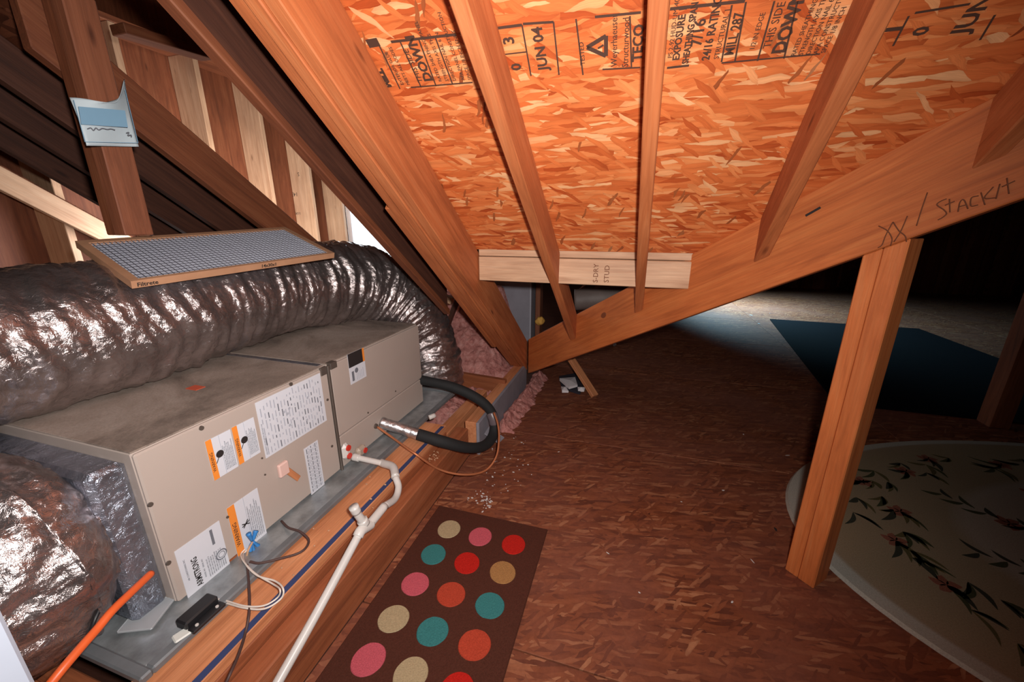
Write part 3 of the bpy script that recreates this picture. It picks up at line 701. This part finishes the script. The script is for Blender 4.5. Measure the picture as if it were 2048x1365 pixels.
lq = tube('copper_line', [PX(754, 854, XF+.003), PX(785, 876, -.97), PX(830, 908, -.83), PX(880, 940, -.75), PX(930, 950, -.66), PX(970, 942, -.595), PX(992, 915, -.565), PX(998, 880, -.575), PX(996, 850, -.60), PX(988, 826, -.64)], .0052, COPPER)
tag(lq, 'thin bare copper tube looping below the black hose', 'pipe')

# ---- return duct (flex) over the unit
def ductdisp(s, a):
    w_ = s + .035*noise.noise(Vector((math.cos(a)*1.3, math.sin(a)*1.3, s*3)))
    ridge = abs(math.sin(PI*w_/.056))**.7 * .006
    n1 = noise.noise(Vector((w_*24, a*.8, 1.7)))*.013
    n2 = noise.noise(Vector((w_*52+7, a*2.4, 5)))*.008
    n3 = noise.noise(Vector((s*95, a*9, 9)))*.0020
    n3 += -.006*abs(noise.noise(Vector((s*30+3*math.sin(a*2), a*3.2, 11)))) - .004*abs(noise.noise(Vector((s*55, a*7, 21))))
    sag = .010*noise.noise(Vector((s*5, math.cos(a)*1.5, math.sin(a)*1.5)))
    return ridge + n1 + n2 + n3 + sag
path = smoothpath([(-1.60,-.55,.905), (-1.58,-.1,.905), (-1.56,.4,.900), (-1.545,.8,.898), (-1.545,1.15,.912), (-1.54,1.45,.918), (-1.50,1.75,.90), (-1.42,1.98,.82), (-1.32,2.10,.68), (-1.25,2.14,.50), (-1.21,2.15,.32), (-1.20,2.15,.14)], 42)
du = tube('return_duct', None, .2, FOIL, None, path=path, seg=110, rad=lambda t: (.196 if t < .45 else .196+.026*min(1, (t-.45)/.12)) - (0 if t < .72 else .03*min(1,(t-.72)/.1)), disp=ductdisp)
tag(du, 'large silver foil flexible duct lying over the air handler and bending down behind it', 'duct')
# supply flex at the near end, lower left
def d2(s, a):
    w_ = s + .05*noise.noise(Vector((math.cos(a)*1.6, math.sin(a)*1.6, s*4)))
    return abs(math.sin(PI*w_/.085))**.6*.010 + noise.noise(Vector((w_*22, a*2.2, 4)))*.016 + noise.noise(Vector((s*60, a*10, 2)))*.003 - .016*abs(noise.noise(Vector((s*24, a*5, 31)))) - .012*abs(noise.noise(Vector((s*48, a*12, 41))))
path = smoothpath([(-1.27,.43,.49), (-1.27,.37,.49), (-1.28,.29,.48), (-1.36,.17,.46), (-1.56,.03,.42), (-1.8,-.12,.36), (-2.1,-.28,.30)], 44)
sd = tube('supply_duct', None, .2, FOIL, None, path=path, seg=150, rad=lambda t: .19+.055*min(1, t*6), disp=d2)
tag(sd, 'crumpled silver foil duct bulging at the near end of the air handler, lower left', 'duct')
oc = tube('extension_cord', [PX(302,1148,-1.05), PX(262,1186,-1.02), PX(225,1222,-1.0), PX(195,1258,-.99), PX(165,1292,-.98), PX(120,1345,-.97), PX(60,1420,-.97)], .0085, ORCORD)
tag(oc, 'bright orange cord leaving the near end of the air handler', 'cord')
bc = tube('black_cable', [PX(205,1175,-1.08), PX(200,1215,-1.06), PX(188,1245,-1.05), PX(175,1285,-1.05)], .004, BLACKP); tag(bc, 'short black cable behind the orange cord', 'cable')
nb = box('wood_block', (-1.25, .20, .0), (-1.0, .33, .19), W_SIDE, None, .003, 'x'); tag(nb, 'brown wood block below the near corner of the pan', 'block')

# ---- furnace filter lying on the duct
kf = .885
o_, b_, c_, d_ = [CAMP + (Vector(p)-CAMP)*kf for p in ((-1.509,.836,1.028), (-1.364,1.582,1.070), (-1.695,1.640,1.188), (-1.840,.893,1.146))]
fx = (b_-o_).normalized(); fy = (d_-o_).normalized(); fz = fx.cross(fy).normalized()
Lf = (b_-o_).length; Wf = (d_-o_).length; TF = .0225
FM = Matrix((fx, fy, fz)).transposed().to_4x4(); FM.translation = o_
fl = bpy.data.objects.new('air_filter', None); COL.objects.link(fl); fl.matrix_basis = FM
tag(fl, 'cardboard framed pleated air filter lying on top of the silver duct', 'filter')
def fbox(name, a, b, mat, bev=.001):
    bm = bmesh.new(); bmesh.ops.create_cube(bm, size=1)
    bmesh.ops.scale(bm, vec=[b[i]-a[i] for i in range(3)], verts=bm.verts); bmesh.ops.translate(bm, vec=[(a[i]+b[i])/2 for i in range(3)], verts=bm.verts)
    return from_bm(name, bm, mat, fl, FM)
fw = .022
fbox('frame_side', (0,0,-TF), (Lf,fw*.55,0), CARD); fbox('frame_side', (0,Wf-fw,-TF), (Lf,Wf,0), CARD)
fbox('frame_side', (0,fw*.55,-TF), (fw,Wf-fw,0), CARD); fbox('frame_side', (Lf-fw,fw*.55,-TF), (Lf,Wf-fw,0), CARD)
bm = bmesh.new(); npl = 64; rows = []
for i in range(npl*2+1):
    x = fw+(Lf-2*fw)*i/(npl*2); z = -.003 if i % 2 == 0 else -.012
    rows.append([bm.verts.new((x, fw*.5, z)), bm.verts.new((x, Wf-fw*.9, z))])
for a, b in zip(rows, rows[1:]): bm.faces.new((a[0], b[0], b[1], a[1]))
from_bm('pleated_media', bm, plain('media', (.55,.56,.64), .9), fl, FM)
bm = bmesh.new()
for i in range(46):
    x = fw+(Lf-2*fw)*(i+.5)/46
    r = bmesh.ops.create_cube(bm, size=1); bmesh.ops.scale(bm, vec=(.0011, Wf-fw*1.4, .001), verts=r['verts']); bmesh.ops.translate(bm, vec=(x, Wf/2, -.0015), verts=r['verts'])
for i in range(16):
    y = fw*.6+(Wf-fw*1.5)*(i+.5)/16
    r = bmesh.ops.create_cube(bm, size=1); bmesh.ops.scale(bm, vec=(Lf-2*fw, .0011, .001), verts=r['verts']); bmesh.ops.translate(bm, vec=(Lf/2, y, -.0015), verts=r['verts'])
gr = from_bm('wire_mesh', bm, plain('mesh_wire', (.12,.12,.15), .5, .5), fl, FM); gr['kind'] = 'stuff'
def ftext(s, x, z, size): text('lettering', s, FM @ Vector((x, -.0006, z)), fx, fz, size, BLACKINK, fl, .0003, 'LEFT', .0003)
ftext('Filtrete', .012, -.0185, .017); ftext('14x30x1', Lf*.54, -.017, .0165)

# ---- post with paper
pp = PX(309, 470, -1.47)
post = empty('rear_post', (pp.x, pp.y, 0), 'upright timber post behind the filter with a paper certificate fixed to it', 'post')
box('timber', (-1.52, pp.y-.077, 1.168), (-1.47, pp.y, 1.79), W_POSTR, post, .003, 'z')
box('timber', (-1.568, pp.y-.070, 1.168), (-1.522, pp.y-.004, 1.79), W_SHADED, post, .003, 'z')
# paper: curled sheet
dist = 1.0
def pq(u, v, d): r_ = ray(u, v).normalized(); return CAMP + r_*d
dp = (Vector((-1.80, pp.y, 1.6)) - CAMP).length
A = PX(139, 195, -1.435); B = PX(248, 158, -1.455); Cc = PX(283, 293, -1.425); Dd = PX(168, 292, -1.435)
bm = bmesh.new(); G = 18; grid = []
for j in range(G+1):
    row = []
    for i in range(G+1):
        s_, t_ = i/G, j/G
        P_ = (A.lerp(B, s_)).lerp(Dd.lerp(Cc, s_), t_)
        # folded-down flap along the top
        sag = max(0, 1-t_*4)*math.sin(PI*s_)**1.0
        P_ = P_ + Vector((.028*math.sin(PI*s_)*max(0, 1-t_*1.5)+.012*math.sin(3*s_+2*t_), 0, -.045*sag*(1-abs(2*s_-1.2)*.5)))
        row.append(bm.verts.new(P_))
    grid.append(row)
for j in range(G):
    for i in range(G): bm.faces.new((grid[j][i], grid[j+1][i], grid[j+1][i+1], grid[j][i+1]))
M0 = Matrix.Translation(A)
bmesh.ops.translate(bm, vec=-A, verts=bm.verts)
bmesh.ops.recalc_face_normals(bm, faces=bm.faces)
bmesh.ops.solidify(bm, geom=bm.faces[:], thickness=.001)
pa = from_bm('paper_certificate', bm, PAPER, None, M0, True)
tag(pa, 'pale blue-white certificate sheet with a blue panel, curling from the post', 'paper')
def pquad(name, pts, mat, x, th=.0015):
    ps = [PX(u, v, x) for u, v in pts]; ps2 = [p+Vector((-th, 0, 0)) for p in ps]
    return solid(name, ps+ps2, HEX, mat, pa, None, 0)
pquad('blue_panel', [(157,213),(250,221),(256,255),(163,249)], PAPERB, -1.408)
for (a, b) in (((147,200),(170,284)), ((170,284),(276,286)), ((250,180),(276,286))):
    beam('border_line', PX(*a, -1.412), PX(*b, -1.408), .0012, .0012, PAPERB, pa, (1,0,0), 0)
tube('signature', [PX(u, v, -1.41) for u, v in ((175,258),(182,256),(187,261),(192,256),(198,260),(205,257),(215,259),(222,258),(230,260))], .0012, INKG, pa, 4, 5)
tube('signature', [PX(u, v, -1.41) for u, v in ((253,266),(258,265),(256,271),(262,270),(263,274))], .0012, INKG, pa, 4, 5)
# diagonal brace high on the left
hbz = beam('collar_brace', PX(235, 58, -2.2), PX(415, 112, -2.2), .09, .04, W_SHADED); tag(hbz, 'short reddish brace high between the rear post and the rafters', 'brace')

# ================================================================== INSULATION, THINGS UNDER THE EAVE
def mound(name, x0, x1, y0, y1, zf, mat, label, cat, nx=90, ny=90):
    bm = bmesh.new(); g = []
    for j in range(ny+1):
        row = []
        for i in range(nx+1):
            x = x0+(x1-x0)*i/nx; y = y0+(y1-y0)*j/ny; z = zf(x, y)
            z += .03*noise.noise(Vector((x*9, y*9, 1)))+.018*noise.noise(Vector((x*26, y*26, 2)))+.009*noise.noise(Vector((x*80, y*80, 3)))
            ed = 0 if 0 < i < nx and 0 < j < ny else -.2
            row.append(bm.verts.new((x+.01*noise.noise(Vector((x*30,y*30,7)))-x0, y+.01*noise.noise(Vector((x*30,y*30,17)))-y0, z+ed)))
        g.append(row)
    for j in range(ny):
        for i in range(nx): bm.faces.new((g[j][i], g[j][i+1], g[j+1][i+1], g[j+1][i]))
    o = from_bm(name, bm, mat, None, Matrix.Translation((x0, y0, 0)), True)
    o['kind'] = 'stuff'; return tag(o, label, cat)
mound('insulation_batt', -1.75, -.80, 2.30, 3.35, lambda x, y: .12+.60*max(0, min(1, (y-2.38)/.6))*(1 if x < -1.0 else max(.2, 1-(x+1.0)*6)), PINK, 'pink fibreglass insulation heaped behind the air handler below the built-up rafter', 'insulation', 110, 110)
mound('insulation_batt', -1.66, -.87, 1.97, 2.28, lambda x, y: .10+.03*math.sin(x*9), PINK, 'pink fibreglass insulation in the bay under the black hose', 'insulation', 80, 50)
mound('insulation_tuft', -.71, -.57, 2.0, 2.95, lambda x, y: .06-.9*abs(x+.66+(.02 if y<2.4 else 0)), PINK, 'torn pink insulation spilling onto the floor at the valley foot', 'insulation', 40, 90)
gm = empty('metal_plenum', (-.95, 3.2, 0), 'grey metal duct box seen through the opening between the rafters', 'duct')
A = PY(1000, 560, 3.05); B = PY(1062, 600, 3.05)
box('metal_box', (A.x-.12, 3.05, .25), (B.x-.0, 3.35, 1.25), GREYB, gm, .004, 'z')
box('corner_flange', (B.x-.008, 3.04, .25), (B.x+.004, 3.05, 1.25), plain('flange', (.4,.4,.45), .4), gm, .001, 'z')
wd = box('wall_stud', (B.x+.02, 3.12, 0), (B.x+.06, 3.22, 1.3), W_SHADED, None, .003, 'z'); tag(wd, 'dim upright stud beside the grey duct box in the dark opening', 'stud')
for i, (u, v, y, lab) in enumerate(((937, 645, 2.95, 'lump of yellow foam left of the built-up rafter'), (1080, 642, 3.1, 'lump of yellow foam in the dark opening under the jack rafter'))):
    p = PY(u, v, y); bm = bmesh.new(); bmesh.ops.create_icosphere(bm, subdivisions=3, radius=.035)
    for vv in bm.verts: vv.co *= 1+.35*noise.noise(vv.co*40+Vector((i*5,0,0)))
    tag(from_bm('foam_lump', bm, YELF, None, Matrix.Translation(p), True), lab, 'foam')
fd = tube('branch_duct', [PY(1150, 600, 2.6), PY(1210, 596, 2.62), PY(1290, 594, 2.7), PY(1340,600,2.8)], .07, plain('dull_jacket', (.13,.10,.09), .6, 0, .5, 12, None, .4, 20), None, 12, 24)
tag(fd, 'dim grey flexible duct lying in the dark opening below the pale board', 'duct')
bw = beam('header_scrap', PY(886, 595, 2.6), PY(905, 602, 2.6), .05, .05, W_PALE); tag(bw, 'small pale wood end showing between the silver duct and the built-up rafter', 'block')
bw = beam('wood_web', PY(915, 600, 2.7), PY(892, 660, 2.7), .05, .03, W_DARK); tag(bw, 'dark diagonal wood piece behind the duct bend', 'board')

# white paper / cloth scraps by the offcut
sc = empty('cloth_scrap', PZ(1140, 775, 0), 'crumpled black and white cloth scrap on the floor beside the leaning offcut', 'scrap')
def rag(px, mat, z, nm='fold'):
    ps = [PZ(u, v, z) for u, v in px]; bm = bmesh.new(); c = sum(ps, Vector())/len(ps)
    top = [bm.verts.new(p-c+Vector((0,0,.012+.012*rng.random()))) for p in ps]; bot = [bm.verts.new(p-c) for p in ps]
    mid = bm.verts.new((0,0,.03)); n = len(ps)
    for i in range(n):
        bm.faces.new((top[i], top[(i+1)%n], mid)); bm.faces.new((bot[i], bot[(i+1)%n], top[(i+1)%n], top[i]))
    bm.faces.new(bot[::-1]); from_bm(nm, bm, mat, sc, Matrix.Translation(c))
rag([(1118,758),(1155,750),(1168,768),(1160,790),(1140,784),(1122,772)], plain('black_cloth', (.02,.018,.03), .9), .001)
rag([(1119,762),(1150,758),(1155,774),(1138,779)], plain('white_cloth', (.75,.7,.72), .8), .03)
rag([(1122,777),(1132,779),(1137,786),(1124,786)], plain('white_cloth', (.75,.7,.72), .8), .008)
rag([(1155,780),(1170,781),(1168,784),(1156,784)], plain('white_cloth', (.75,.7,.72), .8), .012)

# ================================================================== RUGS
RB = rugmat('rug_brown', (.085,.028,.018)); RCOL = {'c': rugmat('dot_cream', (.44,.34,.20)), 'p': rugmat('dot_pink', (.55,.10,.13)), 'r': rugmat('dot_red', (.50,.018,.012)), 'o': rugmat('dot_rust', (.46,.06,.03)), 't': rugmat('dot_teal', (.045,.20,.20)), 'g': rugmat('dot_ochre', (.38,.19,.07))}
rx0, rx1, ry0, ry1 = -.735, -.247, .42, 1.306
rg = empty('dotted_rug', ((rx0+rx1)/2, (ry0+ry1)/2, 0), 'small brown rug with rows of coloured round dots on the floor beside the platform', 'rug')
box('pile', (rx0, ry0, .0005), (rx1, ry1, .010), RB, rg, .003, 'y')
rowsd = [(1.187, 'cpr'), (1.054, 'trg'), (.921, 'pot'), (.790, 'cto'), (.664, 'pcr'), (.53, 'tro')]
for yy, cs_ in rowsd:
    for xx, ch in zip((-.631, -.495, -.357), cs_):
        bm = bmesh.new(); vs = []
        for k in range(36):
            a = 2*PI*k/36; rr = .0475*(1+.03*math.sin(2*a+yy*9)+.02*noise.noise(Vector((a*3, xx*9, yy*9))))
            vs.append((rr*math.cos(a), rr*math.sin(a)))
        lo = [bm.verts.new((x, y, 0)) for x, y in vs]; hi = [bm.verts.new((x*.96, y*.96, .003)) for x, y in vs]
        bm.faces.new(hi); bm.faces.new(lo[::-1])
        for k in range(36): bm.faces.new((lo[k], lo[(k+1)%36], hi[(k+1)%36], hi[k]))
        from_bm('dot', bm, RCOL[ch], rg, Matrix.Translation((xx, yy, .0095)))
# dark mat
mt = [PZ(1541, 641, 0), PZ(1838, 661, 0), PZ(2060, 800, 0), PZ(2300, 900, 0), PZ(1960, 840, 0), PZ(1690, 820, 0), PZ(1668, 808, 0)]
bm = bmesh.new()
m4 = [Vector((1.76, 5.80, 0)), Vector((3.30, 5.75, 0)), Vector((3.30, 3.05, 0)), Vector((1.42, 3.05, 0))]
lo = [bm.verts.new(p - m4[0] + Vector((0,0,.001))) for p in m4]; hi = [bm.verts.new(p - m4[0] + Vector((0,0,.012))) for p in m4]
bm.faces.new(lo[::-1]); bm.faces.new(hi)
for i in range(4): bm.faces.new((lo[i], lo[(i+1)%4], hi[(i+1)%4], hi[i]))
mo = from_bm('dark_rug', bm, rugmat('rug_navy', (.005,.004,.006), 120), None, Matrix.Translation(m4[0]))
tag(mo, 'large dark navy rug on the floor behind the orange support post', 'rug')

# floral oval rug : ellipse with printed leaves and flowers
def floral():
    m, nt, b = newmat('floral_pile')
    tc = N(nt, 'ShaderNodeTexCoord'); v = coords(nt, rnd=False)
    base = (.27, .235, .175)
    n0 = noisetex(nt, v, 220, 3, .7)
    ln = N(nt, 'ShaderNodeVectorMath', operation='LENGTH')
    sc_ = N(nt, 'ShaderNodeVectorMath', operation='DIVIDE'); sc_.inputs[1].default_value = (RA, RBb, 1); nt.links.new(v, sc_.inputs[0])
    zs = N(nt, 'ShaderNodeVectorMath', operation='MULTIPLY'); zs.inputs[1].default_value = (1, 1, 0); nt.links.new(sc_.outputs[0], zs.inputs[0]); nt.links.new(zs.outputs[0], ln.inputs[0])
    ring = ramp(nt, ln.outputs['Value'], [(0, (.44,.40,.33)), (.62, (.44,.40,.33)), (.66, (.36,.30,.20)), (.9, (.34,.27,.17)), (.955, (.34,.26,.17)), (.965, (.46,.44,.38)), (1, (.46,.44,.38))])
    c = mix(nt, .6, ring, ramp(nt, n0.outputs[0], [(.3, (.55,.55,.55)), (.7, (1.1,1.1,1.1))]), 'MULTIPLY')
    nt.links.new(c, b.inputs['Base Color']); b.inputs['Roughness'].default_value = .95; b.inputs['Specular IOR Level'].default_value = .1
    return m
RA, RBb = 1.73, 1.01
# ellipse through the measured outline, long axis turned in plan
ORc = Vector((2.45, 1.75, 0)); ORa = .088
import itertools
orug = empty('floral_rug', ORc, 'cream oval rug patterned with green leaves and faded flowers at the right', 'rug')
OM = Matrix.Translation(ORc + Vector((0,0,.0125))) @ Matrix.Rotation(ORa, 4, 'Z')
bm = bmesh.new(); n = 96
lo = [bm.verts.new((RA*math.cos(2*PI*k/n), RBb*math.sin(2*PI*k/n), -.0115)) for k in range(n)]
hi = [bm.verts.new((RA*.995*math.cos(2*PI*k/n), RBb*.995*math.sin(2*PI*k/n), 0)) for k in range(n)]
bm.faces.new(hi); bm.faces.new(lo[::-1])
for k in range(n): bm.faces.new((lo[k], lo[(k+1)%n], hi[(k+1)%n], hi[k]))
pile = from_bm('pile', bm, floral(), orug, OM)
LG = rugmat('leaf_green', (.07,.08,.04)); LB = rugmat('leaf_olive', (.13,.115,.05)); FR = rugmat('flower_rose', (.30,.12,.08)); LW = rugmat('leaf_dark', (.05,.055,.04))
def leaf(x, y, a, L, Wd_, mat, nm='leaf'):
    if (OM @ Vector((x, y, 0))).x > 2.45: return
    bm = bmesh.new(); K = 8; up_ = []; dn = []
    for k in range(K+1):
        t = k/K; wv = Wd_*math.sin(PI*t)**.8*(1-.3*t); cv = .12*L*math.sin(PI*t)
        up_.append((L*t, wv/2+cv)); dn.append((L*t, -wv/2+cv))
    loop = up_ + dn[::-1][1:-1]
    ca, sa = math.cos(a), math.sin(a)
    t_ = [bm.verts.new((px*ca-py*sa, px*sa+py*ca, .0012)) for px, py in loop]
    b_2 = [bm.verts.new((px*ca-py*sa, px*sa+py*ca, -.0004)) for px, py in loop]
    bm.faces.new(t_); nn = len(loop)
    for k in range(nn): bm.faces.new((b_2[k], b_2[(k+1)%nn], t_[(k+1)%nn], t_[k]))
    return from_bm(nm, bm, mat, orug, OM @ Matrix.Translation((x, y, 0)))
r2 = random.Random(11)
for k in range(104):     # border garland
    a = 2*PI*k/104 + r2.uniform(-.04, .04); f = r2.uniform(.74, .88)
    x, y = RA*f*math.cos(a), RBb*f*math.sin(a)
    for q in range(3): leaf(x, y, a+PI/2+r2.uniform(-1.1, 1.1), r2.uniform(.06, .125), r2.uniform(.014, .028), r2.choice([LG, LB, LW]))
    if k % 4 == 0:
        for q in range(5): leaf(x, y, q*2*PI/5, .045, .035, FR, 'petal')
for k in range(34):      # inner sprays
    a = 2*PI*k/34+.3; f = (.22, .56, .40)[k % 3]
    x, y = RA*f*math.cos(a), RBb*f*math.sin(a); d = r2.uniform(0, 2*PI)
    for q in range(6): leaf(x+.035*q*math.cos(d), y+.035*q*math.sin(d), d+(.7 if q % 2 else -.7), r2.uniform(.06, .1), r2.uniform(.02, .03), r2.choice([LG, LW]))
    for q in range(5): leaf(x-.03*math.cos(d), y-.03*math.sin(d), q*2*PI/5+k, .05, .04, FR, 'petal')

# ---- floor litter
lit = [(1505,1124,.02,.004),(1487,870,.012,.008),(1575,912,.024,.004),(1446,982,.012,.009),(1464,1206,.011,.007),(1363,1005,.008,.004),(1551,1060,.022,.010),(1279,1187,.008,.005),(1117,905,.012,.004),(965,1025,.012,.008),(975,1013,.008,.006),(1502,631,.04,.02),(1518,648,.03,.02),(1216,1108,.014,.004),(1000,868,.01,.006)]
ll = ['curled white thread on the floor left of the post foot','white flake on the dark floor above the rug corner','thin white splinter on the floor left of the floral rug','white paper fleck on the mid floor','pale fleck on the floor below the white thread','tiny white speck on the open floor','dark wood chip on the floor left of the post','tiny white chip right of the dotted rug','white speck on the floor beside the black hose','white plaster crumb above the dotted rug','second plaster crumb above the dotted rug','bright scrap on the far floor by the panel joint','small dark-edged scrap on the far floor nearest the navy rug','thin white splinter on the floor right of the dotted rug','white crumb near the copper tube']
for i, ((u, v, a, b2), lb) in enumerate(zip(lit, ll)):
    p = PZ(u, v, 0); bm = bmesh.new(); bmesh.ops.create_icosphere(bm, subdivisions=1, radius=1)
    bmesh.ops.scale(bm, vec=(a*.6, b2*.5, .002), verts=bm.verts)
    for vv in bm.verts: vv.co *= 1+.3*noise.noise(vv.co*90)
    o = from_bm('litter_flake', bm, BLACKINK if i == 6 else DEBR, None, Matrix.Translation((p.x, p.y, .002)) @ Matrix.Rotation(r2.uniform(0, 3), 4, 'Z'))
    tag(o, lb, 'debris', 'litter on the floor')

# crumbs of plaster and shavings, uncountable
def crumbs(name, spots, mat, label, seed):
    rr = random.Random(seed); bm = bmesh.new(); o0 = spots[0][0].copy()
    for c, rad, n, hgt in spots:
        for k in range(n):
            a = rr.uniform(0, 2*PI); d = rad*math.sqrt(rr.random()); sz = rr.uniform(.0012, .0045)
            r_ = bmesh.ops.create_icosphere(bm, subdivisions=1, radius=sz)
            bmesh.ops.scale(bm, vec=(rr.uniform(.7, 1.8), 1, .5), verts=r_['verts'])
            bmesh.ops.translate(bm, vec=c + Vector((d*math.cos(a), d*math.sin(a)*1.4, sz*.4+hgt)) - o0, verts=r_['verts'])
    o = from_bm(name, bm, mat, None, Matrix.Translation(o0)); o['kind'] = 'stuff'; tag(o, label, 'debris')
crumbs('plaster_crumbs', [(PZ(972,1005,0), .035, 26, 0), (PZ(960,985,0), .07, 22, 0), (PZ(1020,945,0), .12, 30, 0), (PZ(1010,880,0), .12, 24, 0), (PZ(1480,640,0), .8, 40, 0)], DEBR, 'white plaster crumbs scattered on the floor above the dotted rug and under the black hose', 4)
crumbs('wood_shavings', [(PZ(862,915,.172), .035, 34, 0), (PZ(700,1010,.240), .12, 14, 0), (PZ(560,1150,.240), .10, 10, 0)], W_PALE, 'pale wood shavings lying along the platform edge near the drain pipe', 5)

# ---- white door casing at the lower left edge of the frame
dA = PX(0, 1180, -.66)
dr = empty('door_1', (dA.x, dA.y, 0), kind='structure')
box('casing', (dA.x-.10, dA.y-.05, 0), (dA.x, dA.y-.01, 2.05), WHITEP, dr, .003, 'z')
box('casing_bead', (dA.x-.012, dA.y-.052, 0), (dA.x+.004, dA.y-.006, 2.05), WHITEP, dr, .004, 'z')
